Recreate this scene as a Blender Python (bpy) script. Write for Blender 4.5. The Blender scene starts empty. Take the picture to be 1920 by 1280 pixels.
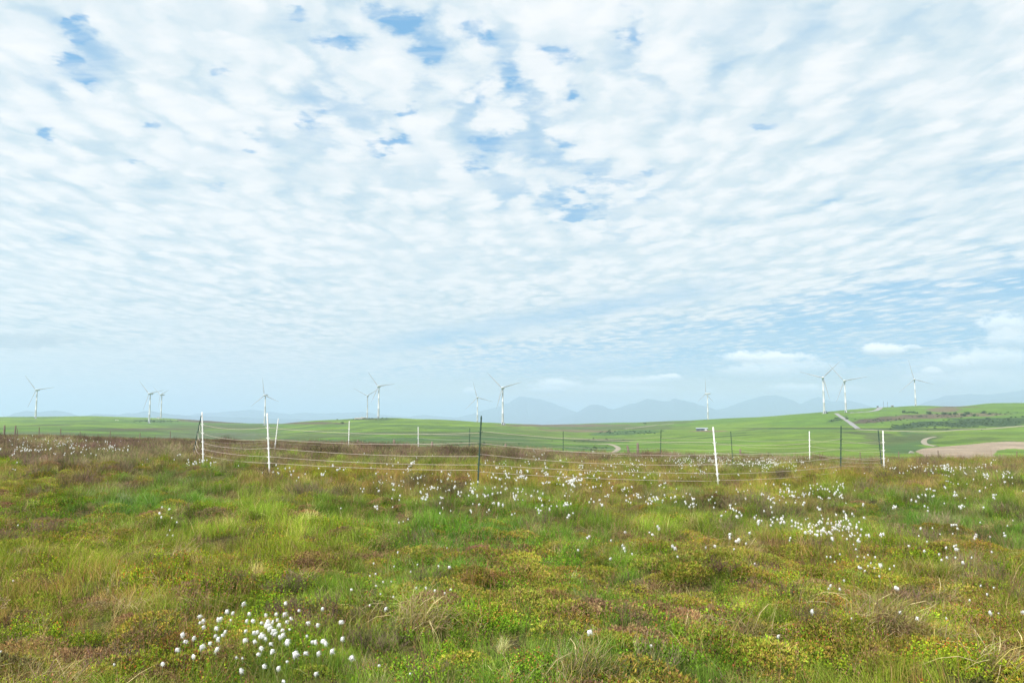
import bpy, math, random
import numpy as np
from mathutils import Vector, Matrix, Euler

random.seed(7)
RNG = np.random.default_rng(7)
R = math.radians
sc = bpy.context.scene
COL = sc.collection

# ------------------------------------------------------------------ camera model
F = 1500.0            # focal length in photo pixels (1920 wide)
CZ = 1.4
TH = math.atan(150 / F)
CT, ST = math.cos(TH), math.sin(TH)


def ray(px, py):
    a = (np.asarray(px, float) - 960) / F
    b = (640 - np.asarray(py, float)) / F
    return a, CT - b * ST, ST + b * CT


def at(px, py, D):
    rx, ry, rz = ray(px, py)
    t = D / ry
    return rx * t, ry * t, CZ + rz * t


def proj(x, y, z):
    x = np.asarray(x, float); y = np.asarray(y, float); z = np.asarray(z, float) - CZ
    f = y * CT + z * ST
    u = -y * ST + z * CT
    f = np.maximum(f, 0.05)
    return 960 + F * x / f, 640 - F * u / f


# ------------------------------------------------------------------ noise
def _hash(ix, iy, seed):
    n = (ix.astype(np.int64) * 374761393 + iy.astype(np.int64) * 668265263 + seed * 974634777) & 0xFFFFFFFF
    n = ((n ^ (n >> 13)) * 1274126177) & 0xFFFFFFFF
    n = (n ^ (n >> 16)) & 0xFFFFFFFF
    return n / 4294967295.0


def vnoise(x, y, seed=0):
    x = np.asarray(x, float); y = np.asarray(y, float)
    ix = np.floor(x); iy = np.floor(y)
    fx = x - ix; fy = y - iy
    fx = fx * fx * fx * (fx * (fx * 6 - 15) + 10); fy = fy * fy * fy * (fy * (fy * 6 - 15) + 10)
    ix = ix.astype(np.int64); iy = iy.astype(np.int64)
    a = _hash(ix, iy, seed); b = _hash(ix + 1, iy, seed)
    c = _hash(ix, iy + 1, seed); d = _hash(ix + 1, iy + 1, seed)
    return (a * (1 - fx) + b * fx) * (1 - fy) + (c * (1 - fx) + d * fx) * fy


def fbm(x, y, seed=0, oct=4, rough=0.5):
    s = 0; amp = 1; tot = 0
    for k in range(oct):
        s = s + amp * vnoise(x * 2 ** k + 17.3 * k, y * 2 ** k - 9.1 * k, seed + k)
        tot += amp; amp *= rough
    return s / tot


def sstep(a, b, x):
    t = np.clip((np.asarray(x, float) - a) / (b - a), 0, 1)
    return t * t * (3 - 2 * t)


# ------------------------------------------------------------------ terrain
NEAR_D = [1, 5, 10, 15, 20, 30, 45, 60, 90, 130]
FAR_D = [250, 400, 600, 800, 1000, 1200, 1400, 1700]
TAIL = [(2500, -30), (4000, -70), (8000, -110), (24000, -120)]
# per photo column: heights of the near moor (m), then picture rows of the far land at FAR_D
COLS = [
    (-500, [0, 0, .2, .35, .45, .5, .4, .2, -.1, -.7], [845, 822, 804, 796, 789, 783, 786, 790]),
    (67, [0, 0, .15, .3, .4, .45, .4, .2, -.1, -.7], [850, 825, 806, 797, 789.5, 782, 781, 784]),
    (180, [0, 0, .12, .27, .4, .4, .3, .1, -.3, -1.0], [858, 830, 808, 797, 788, 781.5, 780, 783]),
    (300, [0, 0, .1, .25, .4, .32, .15, -.05, -.5, -1.4], [866, 840, 815, 805, 797, 790, 783.5, 787]),
    (400, [0, 0, .1, .27, .4, .3, .1, -.1, -.6, -1.5], [866, 843, 822, 809, 799, 793, 790, 791]),
    (500, [0, 0, .1, .27, .35, .25, .05, -.2, -.9, -2.0], [866, 845, 825, 810, 800.5, 796.5, 795, 794]),
    (600, [0, 0, .06, .22, .3, .2, 0, -.3, -1.1, -2.4], [866, 842, 818, 800, 790, 789.5, 793, 796]),
    (710, [0, 0, .06, .22, .25, .15, -.05, -.4, -1.5, -3.0], [866, 838, 813, 795, 783.5, 786, 791, 796]),
    (830, [0, 0, .1, .25, .2, .05, -.3, -.8, -2.0, -4], [866, 840, 815, 796, 786.5, 788, 792, 797]),
    (950, [0, 0, .08, .2, .12, 0, -.4, -1.0, -2.3, -4.5], [866, 845, 820, 801, 795.5, 795, 796, 797]),
    (1100, [0, 0, .04, .15, .1, -.1, -.55, -1.2, -2.7, -5], [870, 849, 828, 812, 804, 798, 795.5, 794]),
    (1220, [0, 0, .02, .12, .05, -.15, -.62, -1.3, -3.0, -5], [868, 847, 825, 808, 798, 792.5, 790.5, 792]),
    (1350, [0, 0, 0, .1, 0, -.22, -.7, -1.4, -3.2, -5], [866, 845, 822, 803, 791, 785.5, 787, 790]),
    (1450, [0, 0, 0, .1, 0, -.25, -.75, -1.5, -3.1, -5], [866, 842, 816, 796, 783, 781, 785, 789]),
    (1545, [0, 0, 0, .1, .05, -.28, -.82, -1.5, -3, -4.9], [866, 840, 812, 790, 773.5, 773.5, 777, 782]),
    (1620, [0, 0, 0, .1, .05, -.28, -.82, -1.5, -3, -4.9], [866, 841, 812, 787, 770.5, 766, 769, 776]),
    (1717, [0, 0, 0, .1, .08, -.25, -.8, -1.5, -3, -4.9], [867, 844, 812, 786, 768, 759.8, 764, 775]),
    (1800, [0, 0, 0, .1, .1, -.22, -.8, -1.5, -3, -4.9], [867, 842, 808, 782, 765, 761.5, 764, 775]),
    (1870, [0, 0, 0, .1, .1, -.2, -.8, -1.5, -3, -4.9], [867, 842, 806, 780, 760, 756.5, 762, 775]),
    (1960, [0, 0, 0, .1, .1, -.2, -.8, -1.5, -3, -4.9], [867, 842, 805, 779, 758, 757, 763, 775]),
    (2500, [0, 0, 0, .1, .1, -.2, -.8, -1.5, -3, -4.9], [867, 842, 805, 780, 760, 758, 763, 775]),
]
_D = np.array(NEAR_D + [175] + FAR_D + [t[0] for t in TAIL], float)
_S, _Z = [], []
for px, zn, ys in COLS:
    zf = [float(at(px, y, D)[2]) for D, y in zip(FAR_D, ys)]
    _S.append((px - 960) / F * CT)
    _Z.append(list(zn) + [zn[-1] - 4.5] + zf + [t[1] for t in TAIL])
_S = np.array(_S); _Z = np.array(_Z)


def _pchip_slopes(X, Y):
    h = np.diff(X); d = np.diff(Y, axis=-1) / h
    m = np.zeros_like(Y)
    a, b = d[..., :-1], d[..., 1:]
    w1 = 2 * h[1:] + h[:-1]; w2 = h[1:] + 2 * h[:-1]
    with np.errstate(divide='ignore', invalid='ignore'):
        hm = (w1 + w2) / (w1 / a + w2 / b)
    m[..., 1:-1] = np.where(a * b > 0, hm, 0)
    m[..., 0] = d[..., 0]; m[..., -1] = d[..., -1]
    return m


_M = _pchip_slopes(_D, _Z)


def _eval_cols(D):
    """heights of every column at depths D -> (ncol, n)"""
    D = np.clip(D, _D[0], _D[-1])
    i = np.clip(np.searchsorted(_D, D) - 1, 0, len(_D) - 2)
    h = _D[i + 1] - _D[i]; t = (D - _D[i]) / h
    h00 = 2 * t**3 - 3 * t**2 + 1; h10 = t**3 - 2 * t**2 + t
    h01 = -2 * t**3 + 3 * t**2; h11 = t**3 - t**2
    return h00 * _Z[:, i] + h10 * h * _M[:, i] + h01 * _Z[:, i + 1] + h11 * h * _M[:, i + 1]


def base_z(x, y):
    x = np.atleast_1d(np.asarray(x, float)).ravel(); y = np.atleast_1d(np.asarray(y, float)).ravel()
    D = np.maximum(y, 1.0)
    s = np.clip(x / np.maximum(y, 4.0), _S[0], _S[-1])
    C = _eval_cols(D)
    j = np.clip(np.searchsorted(_S, s) - 1, 0, len(_S) - 2)
    t = (s - _S[j]) / (_S[j + 1] - _S[j]); k = np.arange(len(x))
    j0 = np.maximum(j - 1, 0); j2 = j + 1; j3 = np.minimum(j + 2, len(_S) - 1)
    p0, p1, p2, p3 = C[j0, k], C[j, k], C[j2, k], C[j3, k]
    d1 = (p2 - p0) / np.maximum(_S[j2] - _S[j0], 1e-6) * (_S[j2] - _S[j])
    d2 = (p3 - p1) / np.maximum(_S[j3] - _S[j], 1e-6) * (_S[j2] - _S[j])
    return (2*t**3-3*t**2+1)*p1 + (t**3-2*t**2+t)*d1 + (-2*t**3+3*t**2)*p2 + (t**3-t**2)*d2


BUMPS = []   # (x, y, radius, dz) gentle corrections under the turbines


def land(x, y):
    z = base_z(x, y)
    x = np.atleast_1d(np.asarray(x, float)).ravel(); y = np.atleast_1d(np.asarray(y, float)).ravel()
    far = sstep(180, 400, y) * (1 - sstep(1700, 2600, y))
    z = z + far * (fbm(x / 95, y / 95, 31, 3) - .5) * 3.2
    for bx, by, r, dz in BUMPS:
        z = z + dz * np.exp(-((x - bx)**2 + (y - by)**2) / r**2)
    z = z - .30 * sstep(30, 60, y) * (1 - sstep(200, 260, y))
    near = 1 - sstep(70, 140, y)
    hum = (fbm(x / 1.5, y / 1.5, 5, 3) - .5) * .38 + (fbm(x / .45, y / .45, 9, 3) - .5) * .20 + (fbm(x / 6, y / 6, 3, 2) - .5) * .25
    hum = hum * (.35 + .65 * sstep(2, 7, np.hypot(x, y)))
    return z + near * hum


def land1(x, y):
    return float(land([x], [y])[0])


# ------------------------------------------------------------------ tagging helpers
def link(o, parent=None):
    COL.objects.link(o)
    if parent is not None:
        o.parent = parent
    return o


def tag(o, label=None, cat=None, group=None, kind=None):
    if label: o['label'] = label
    if cat: o['category'] = cat
    if group: o['group'] = group
    if kind: o['kind'] = kind
    return o


def empty(name, loc, label=None, cat=None, group=None):
    o = bpy.data.objects.new(name, None)
    o.location = loc
    o.empty_display_size = .2
    COL.objects.link(o)
    return tag(o, label, cat, group)


def mesh_from(name, V, Fc, mat=None, smooth=True, cols=None, attr='Col'):
    """V (n,3) array; Fc list of faces or (m,k) array"""
    me = bpy.data.meshes.new(name)
    V = np.asarray(V, np.float32)
    if isinstance(Fc, np.ndarray) and Fc.ndim == 2:
        m, k = Fc.shape
        me.vertices.add(len(V)); me.vertices.foreach_set('co', V.ravel())
        me.loops.add(m * k); me.loops.foreach_set('vertex_index', Fc.astype(np.int32).ravel())
        me.polygons.add(m)
        me.polygons.foreach_set('loop_start', np.arange(0, m * k, k, dtype=np.int32))
        me.polygons.foreach_set('loop_total', np.full(m, k, np.int32))
        me.update(calc_edges=True)
    else:
        me.from_pydata([tuple(map(float, v)) for v in V], [], [tuple(int(i) for i in f) for f in Fc])
    if smooth:
        me.polygons.foreach_set('use_smooth', np.ones(len(me.polygons), bool))
    if cols is not None:
        a = me.color_attributes.new(attr, 'FLOAT_COLOR', 'POINT')
        c = np.ones((len(V), 4), np.float32); c[:, :cols.shape[1]] = cols
        a.data.foreach_set('color', c.ravel())
    if mat is not None:
        me.materials.append(mat)
    me.validate()
    return me


class MB:
    """collects tubes, boxes, blobs into one mesh"""
    def __init__(self):
        self.v = []; self.f = []

    def add(self, V, Fc):
        o = len(self.v)
        self.v.extend([tuple(map(float, p)) for p in V])
        self.f.extend([tuple(i + o for i in f) for f in Fc])

    def tube(self, pts, rad, n=8, caps=True):
        pts = [Vector(p) for p in pts]
        if not hasattr(rad, '__len__'): rad = [rad] * len(pts)
        V = []; Fc = []
        up = Vector((0, 0, 1))
        for i, p in enumerate(pts):
            t = (pts[min(i + 1, len(pts) - 1)] - pts[max(i - 1, 0)]).normalized()
            a = t.cross(up) if abs(t.z) < .95 else t.cross(Vector((0, 1, 0)))
            a.normalize(); b = t.cross(a)
            for k in range(n):
                w = 2 * math.pi * k / n
                V.append(p + (a * math.cos(w) + b * math.sin(w)) * rad[i])
        for i in range(len(pts) - 1):
            for k in range(n):
                k2 = (k + 1) % n
                Fc.append((i*n+k, i*n+k2, (i+1)*n+k2, (i+1)*n+k))
        if caps:
            Fc.append(tuple(range(n - 1, -1, -1))); Fc.append(tuple((len(pts)-1)*n + k for k in range(n)))
        self.add(V, Fc)

    def box(self, c, s, rot=None):
        V = []
        for dx in (-1, 1):
            for dy in (-1, 1):
                for dz in (-1, 1):
                    p = Vector((dx * s[0] / 2, dy * s[1] / 2, dz * s[2] / 2))
                    if rot is not None: p = rot @ p
                    V.append(p + Vector(c))
        self.add(V, [(0,1,3,2),(4,6,7,5),(0,4,5,1),(2,3,7,6),(0,2,6,4),(1,5,7,3)])

    def build(self, name, mat, parent=None, smooth=True, bevel=0, loc=None):
        me = bpy.data.meshes.new(name)
        me.from_pydata(self.v, [], self.f)
        me.materials.append(mat)
        if smooth:
            me.polygons.foreach_set('use_smooth', np.ones(len(me.polygons), bool))
        me.update()
        o = bpy.data.objects.new(name, me)
        if bevel:
            m = o.modifiers.new('bevel', 'BEVEL'); m.width = bevel; m.segments = 2; m.limit_method = 'ANGLE'
        if loc is not None: o.location = loc
        link(o, parent)
        if smooth and bevel == 0:
            try: me.set_sharp_from_angle(angle=R(45))
            except Exception: pass
        return o


# ------------------------------------------------------------------ node helper
class NT:
    def __init__(self, tree):
        self.t = tree; self.n = tree.nodes; self.l = tree.links

    def new(self, ty, **kw):
        nd = self.n.new(ty)
        for k, v in kw.items(): setattr(nd, k, v)
        return nd

    def put(self, sock, v):
        if v is None: return
        if isinstance(v, bpy.types.NodeSocket): self.l.new(v, sock)
        else:
            try: sock.default_value = v
            except Exception: sock.default_value = (*v, 1)

    def m(self, op, a, b=None, c=None, clamp=False):
        nd = self.new('ShaderNodeMath', operation=op, use_clamp=clamp)
        for i, v in enumerate((a, b, c)): self.put(nd.inputs[i], v) if v is not None else None
        return nd.outputs[0]

    def mr(self, v, a, b, c=0., d=1., smooth=True):
        nd = self.new('ShaderNodeMapRange', interpolation_type='SMOOTHSTEP' if smooth else 'LINEAR')
        for i, q in enumerate((v, a, b, c, d)): self.put(nd.inputs[i], q)
        return nd.outputs[0]

    def mix(self, f, a, b, mode='MIX'):
        nd = self.new('ShaderNodeMix', data_type='RGBA', blend_type=mode)
        self.put(nd.inputs[0], f); self.put(nd.inputs[6], a); self.put(nd.inputs[7], b)
        return nd.outputs[2]

    def noise(self, vec, scale, detail=3, rough=.5, dist=0., lac=2.):
        nd = self.new('ShaderNodeTexNoise')
        self.put(nd.inputs['Vector'], vec); self.put(nd.inputs['Scale'], scale)
        self.put(nd.inputs['Detail'], detail); self.put(nd.inputs['Roughness'], rough)
        self.put(nd.inputs['Distortion'], dist); self.put(nd.inputs['Lacunarity'], lac)
        return nd.outputs[0]

    def comb(self, x, y, z):
        nd = self.new('ShaderNodeCombineXYZ')
        for i, q in enumerate((x, y, z)): self.put(nd.inputs[i], q)
        return nd.outputs[0]


def material(name):
    m = bpy.data.materials.new(name)
    m.use_nodes = True
    m.node_tree.nodes.clear()
    nt = NT(m.node_tree)
    out = nt.new('ShaderNodeOutputMaterial')
    return m, nt, out


def simple(name, col, rough=.6, var=.12, scale=6., metal=0., spec=.4, dirt=None, bump=0.):
    m, nt, out = material(name)
    p = nt.new('ShaderNodeBsdfPrincipled')
    tc = nt.new('ShaderNodeTexCoord')
    n = nt.noise(tc.outputs['Object'], scale, 5, .6)
    lo = tuple(c * (1 - var) for c in col); hi = tuple(min(c * (1 + var), 1) for c in col)
    c = nt.mix(n, (*lo, 1), (*hi, 1))
    if dirt:
        d = nt.mr(nt.noise(tc.outputs['Object'], scale * .5, 6, .7), .52, .72)
        c = nt.mix(nt.m('MULTIPLY', d, dirt[1]), c, (*dirt[0], 1))
    nt.put(p.inputs['Base Color'], c)
    p.inputs['Roughness'].default_value = rough
    p.inputs['Metallic'].default_value = metal
    p.inputs['Specular IOR Level'].default_value = spec
    if bump:
        b = nt.new('ShaderNodeBump'); b.inputs['Strength'].default_value = bump
        nt.put(b.inputs['Height'], n); nt.put(p.inputs['Normal'], b.outputs[0])
    nt.l.new(p.outputs[0], out.inputs[0])
    return m


def foliage(name, trans=.35, gain=1.0, noise_amt=.35):
    """colour comes from the leaf's own vertex colour times the clump's tone and a slow variation over the moor"""
    m, nt, out = material(name)
    a = nt.new('ShaderNodeAttribute', attribute_name='Col')
    b = nt.new('ShaderNodeAttribute', attribute_name='tone', attribute_type='INSTANCER')
    c = nt.mix(1.0, a.outputs['Color'], b.outputs['Color'], 'MULTIPLY')
    g = nt.new('ShaderNodeNewGeometry')
    n = nt.noise(g.outputs['Position'], 2.3, 4, .6)
    k = nt.mr(n, .3, .7, gain * (1 - noise_amt), gain * (1 + noise_amt), False)
    vm = nt.new('ShaderNodeVectorMath', operation='SCALE')
    nt.put(vm.inputs[0], c); nt.put(vm.inputs['Scale'], k)
    d = nt.new('ShaderNodeBsdfDiffuse'); t = nt.new('ShaderNodeBsdfTranslucent')
    nt.put(d.inputs[0], vm.outputs[0]); nt.put(t.inputs[0], vm.outputs[0])
    mx = nt.new('ShaderNodeMixShader'); mx.inputs[0].default_value = trans
    nt.l.new(d.outputs[0], mx.inputs[1]); nt.l.new(t.outputs[0], mx.inputs[2])
    nt.l.new(mx.outputs[0], out.inputs[0])
    return m


# ------------------------------------------------------------------ materials
M_TURB = simple('turbine_paint', (.50, .52, .52), .45, .03, .15, dirt=((.55, .53, .48), .35))
M_BLADE = simple('blade_paint', (.30, .33, .36), .4, .04, .4)
M_WPOST = simple('white_plastic', (.82, .82, .80), .5, .05, 14, dirt=((.45, .44, .36), .35))
M_GPOST = simple('green_plastic', (.035, .075, .055), .45, .2, 12, dirt=((.09, .12, .08), .5))
M_WIRE = simple('twine', (.50, .42, .37), .8, .25, 30)
M_WOOD = simple('weathered_wood', (.17, .135, .105), .9, .35, 9, bump=.5, dirt=((.22, .21, .16), .6))
M_STEEL = simple('galvanised', (.35, .36, .37), .4, .1, 4, metal=.6)
M_ROOFM = simple('sheet_roof', (.30, .34, .38), .5, .08, .8)
M_BARNW = simple('barn_wall', (.10, .12, .15), .8, .15, 1)
M_CLAD = simple('pale_cladding', (.6, .6, .57), .7, .1, 1)
M_STONE = simple('grey_stone', (.26, .25, .21), .9, .3, 1.2, bump=.4, dirt=((.12, .13, .06), .7))
M_DOOR = simple('dark_door', (.06, .08, .09), .6, .1, 1)
M_MAST = simple('mast_metal', (.20, .22, .23), .6, .1, 1)
M_SHEEP = simple('wool', (.62, .60, .54), .95, .12, 5)

# ------------------------------------------------------------------ turbines
# hub px, base px, depth, blade reach px, first blade angle, yaw, hidden base (behind a crest)
TURB = [
    (69, 731, 66.5, 784.5, 1130, 35, 128, 8, 'on the far left green crest', False),
    (281, 738, 279.5, 793, 1090, 32, 131, 20, 'left of a close pair on the left', False),
    (302.5, 740, 301.5, 784, 1360, 25, 141, 32, 'smaller one with a kiosk at its foot', False),
    (497, 741, 496, 797, 1070, 33, 98, 16, 'seen just above the leaning pair of white posts', False),
    (689, 742, 688.5, 790, 1250, 30, 151, 6, 'blades in a wide V, partly behind the mound', True),
    (710, 724, 709.5, 784, 1000, 33, 127, 12, 'tallest of the mound, beside the one with V blades', False),
    (895, 745, 895, 796, 1180, 31, 105, 8, 'shorter one left of the pointed mountain', True),
    (943, 727, 942.5, 796, 870, 40, 135, 14, 'tall one in front of the pointed mountain', False),
    (1325.5, 738, 1327.5, 787, 1240, 31, 88, 66, 'turned side-on above the low shed', False),
    (1540.5, 708, 1545.5, 775, 900, 42, 164, 14, 'leftmost of the three on the right hill', False),
    (1584.5, 714, 1586, 773, 1000, 42, 129, 30, 'at the top of the straight grey track', False),
    (1715.5, 711, 1717, 761, 1200, 37, 102, 28, 'alone on the skyline right of the masts', False),
]
TDATA = []
for (hx, hy, bx, by, D, L, a, yaw, txt, hid) in TURB:
    x, y, z = [float(v) for v in at(bx, by, D)]
    TDATA.append((x, y, z))
    if not hid:
        BUMPS.append((x, y, 70 if D < 1100 else 85, z - land1(x, y)))

H0 = 40.0


def lathe(prof, n=28):
    V = []; Fc = []
    for r, z in prof:
        for k in range(n):
            w = 2 * math.pi * k / n
            V.append((r * math.cos(w), r * math.sin(w), z))
    for i in range(len(prof) - 1):
        for k in range(n):
            Fc.append((i*n+k, i*n+(k+1) % n, (i+1)*n+(k+1) % n, (i+1)*n+k))
    Fc.append(tuple(range(n - 1, -1, -1))); Fc.append(tuple((len(prof)-1)*n+k for k in range(n)))
    return V, Fc


def blade_mesh():
    V = []; Fc = []
    n = 12
    st = [(0, .55, .55, 0), (1.2, .55, .55, 0), (3.0, 1.15, .42, 14), (5.0, 1.45, .30, 12), (9, 1.15, .22, 8), (14, .85, .15, 5), (19, .58, .09, 2), (22.6, .36, .06, 0), (23.6, .14, .03, 0)]
    for r, ch, th, tw in st:
        for k in range(n):
            w = 2 * math.pi * k / n
            cx = math.cos(w) * ch * .5 - (0 if r < 2 else ch * .12); cy = math.sin(w) * th * .5 * (1.0 + .35 * math.cos(w))
            t = R(tw)
            V.append((cx * math.cos(t) - cy * math.sin(t), cx * math.sin(t) + cy * math.cos(t) - .0009 * r * r, r))
    for i in range(len(st) - 1):
        for k in range(n):
            Fc.append((i*n+k, i*n+(k+1) % n, (i+1)*n+(k+1) % n, (i+1)*n+k))
    Fc.append(tuple(range(n - 1, -1, -1))); Fc.append(tuple((len(st)-1)*n+k for k in range(n)))
    m = MB(); m.add([(v[0]*1.02, v[1]*1.1, v[2]) for v in V], Fc)
    return m


def make_turbine():
    root = empty('wind_turbine', (0, 0, 0))
    m = MB(); m.add(*lathe([(2.4, -3), (2.4, .25), (2.3, .3), (1.35, .3), (1.33, 1), (1.16, 12), (1.18, 12.05), (1.18, 12.25), (1.15, 12.3), (.96, 25), (.98, 25.05), (.98, 25.25), (.95, 25.3), (.78, H0 - 1.3)]))
    tw = m.build('tower', M_TURB, root)
    m = MB(); m.box((0, -1.34, 1.7), (.9, .14, 2.0)); m.box((0, -2.1, .45), (1.3, .9, .5)); m.build('door', M_DOOR, tw, False, .03)
    m = MB()
    # nacelle: rounded tapering box along y, hub side at -y
    secs = [(-2.1, .85, .85, 0), (-1.9, 1.1, 1.15, 0), (1.5, 1.25, 1.35, .1), (4.6, 1.05, 1.1, .2), (5.4, .75, .75, .25)]
    V = []; n = 20
    for yy, hw, hh, dz in secs:
        for k in range(n):
            w = 2 * math.pi * k / n
            c, s = math.cos(w), math.sin(w)
            V.append((hw * math.copysign(abs(c) ** .55, c), yy, dz + hh * math.copysign(abs(s) ** .55, s)))
    Fc = []
    for i in range(len(secs) - 1):
        for k in range(n): Fc.append((i*n+k, (i+1)*n+k, (i+1)*n+(k+1) % n, i*n+(k+1) % n))
    Fc.append(tuple(range(n))); Fc.append(tuple((len(secs)-1)*n+k for k in range(n - 1, -1, -1)))
    m.add(V, Fc)
    na = m.build('nacelle', M_TURB, root, loc=(0, 0, H0))
    m = MB(); m.tube([(0, 4.2, 1.3), (0, 4.2, 2.3)], .06, 6); m.tube([(-.4, 4.2, 2.0), (.4, 4.2, 2.0)], .06, 6); m.build('wind_vane', M_STEEL, na)
    # spinner turned about y
    prof = [(.05, -1.7), (.5, -1.55), (.9, -1.1), (1.08, -.5), (1.1, .3), (1.0, .75)]
    V, Fc = lathe(prof, 20)
    m = MB(); m.add([(v[0], v[2], v[1]) for v in V], [tuple(reversed(f)) for f in Fc])
    m.build('rotor_hub', M_TURB, root, loc=(0, -3.0, H0))
    b0 = blade_mesh().build('blade', M_BLADE, root, loc=(0, -3.1, H0))
    for k in (1, 2):
        c = b0.copy(); link(c, root)
    return root


def copy_tree(o, parent=None):
    c = o.copy(); COL.objects.link(c)
    if parent is not None: c.parent = parent
    for ch in list(o.children): copy_tree(ch, c)
    return c


proto = make_turbine()
copies = [proto] + [copy_tree(proto) for _ in range(len(TURB) - 1)]
for root, (hx, hy, bx, by, D, L, a, yaw, txt, hid), (x, y, z) in zip(copies, TURB, TDATA):
    hz = float(at(hx, hy, D)[2])
    z0 = land1(x, y) if hid else z
    root.location = (x, y, z0)
    sc_ = (hz - z0) / H0
    root.scale = (sc_ ** .5, sc_ ** .5, sc_) if hid else (sc_, sc_, sc_)
    root.scale = (sc_, sc_, sc_)
    view = math.atan2(x, y)
    root.rotation_euler = (0, 0, -R(yaw) - view * .3)
    reach = L * D / F / sc_ / 23.6
    k = 0
    for ch in root.children:
        if ch.name.startswith('blade'):
            ang = a + 120 * k
            ch.rotation_euler = (0, R(90 - ang), 0)
            ch.scale = (1, 1, reach); k += 1
    tag(root, 'white three-bladed wind turbine ' + txt, 'wind turbine', 'wind turbines along the green hills')

# ------------------------------------------------------------------ land cover painting
def poly_mask(px, py, pts):
    inside = np.zeros(px.shape, bool)
    n = len(pts)
    for i in range(n):
        x1, y1 = pts[i]; x2, y2 = pts[(i + 1) % n]
        if y1 == y2: continue
        c = ((y1 > py) != (y2 > py)) & (px < (x2 - x1) * (py - y1) / (y2 - y1) + x1)
        inside ^= c
    return inside


def ell(px, py, cx, cy, rx, ry, tilt=0.0):
    yy = py - cy - (px - cx) * tilt
    return ((px - cx) / rx)**2 + (yy / ry)**2


GREEN = np.array([.085, .155, .014]); LIME = np.array([.115, .182, .018]); DGREEN = np.array([.030, .056, .016])
BROWN = np.array([.085, .064, .036]); OLIVE = np.array([.072, .092, .026]); PLOUGH = np.array([.255, .20, .14])
TAN = np.array([.23, .19, .10]); GREYG = np.array([.080, .10, .046])


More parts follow.
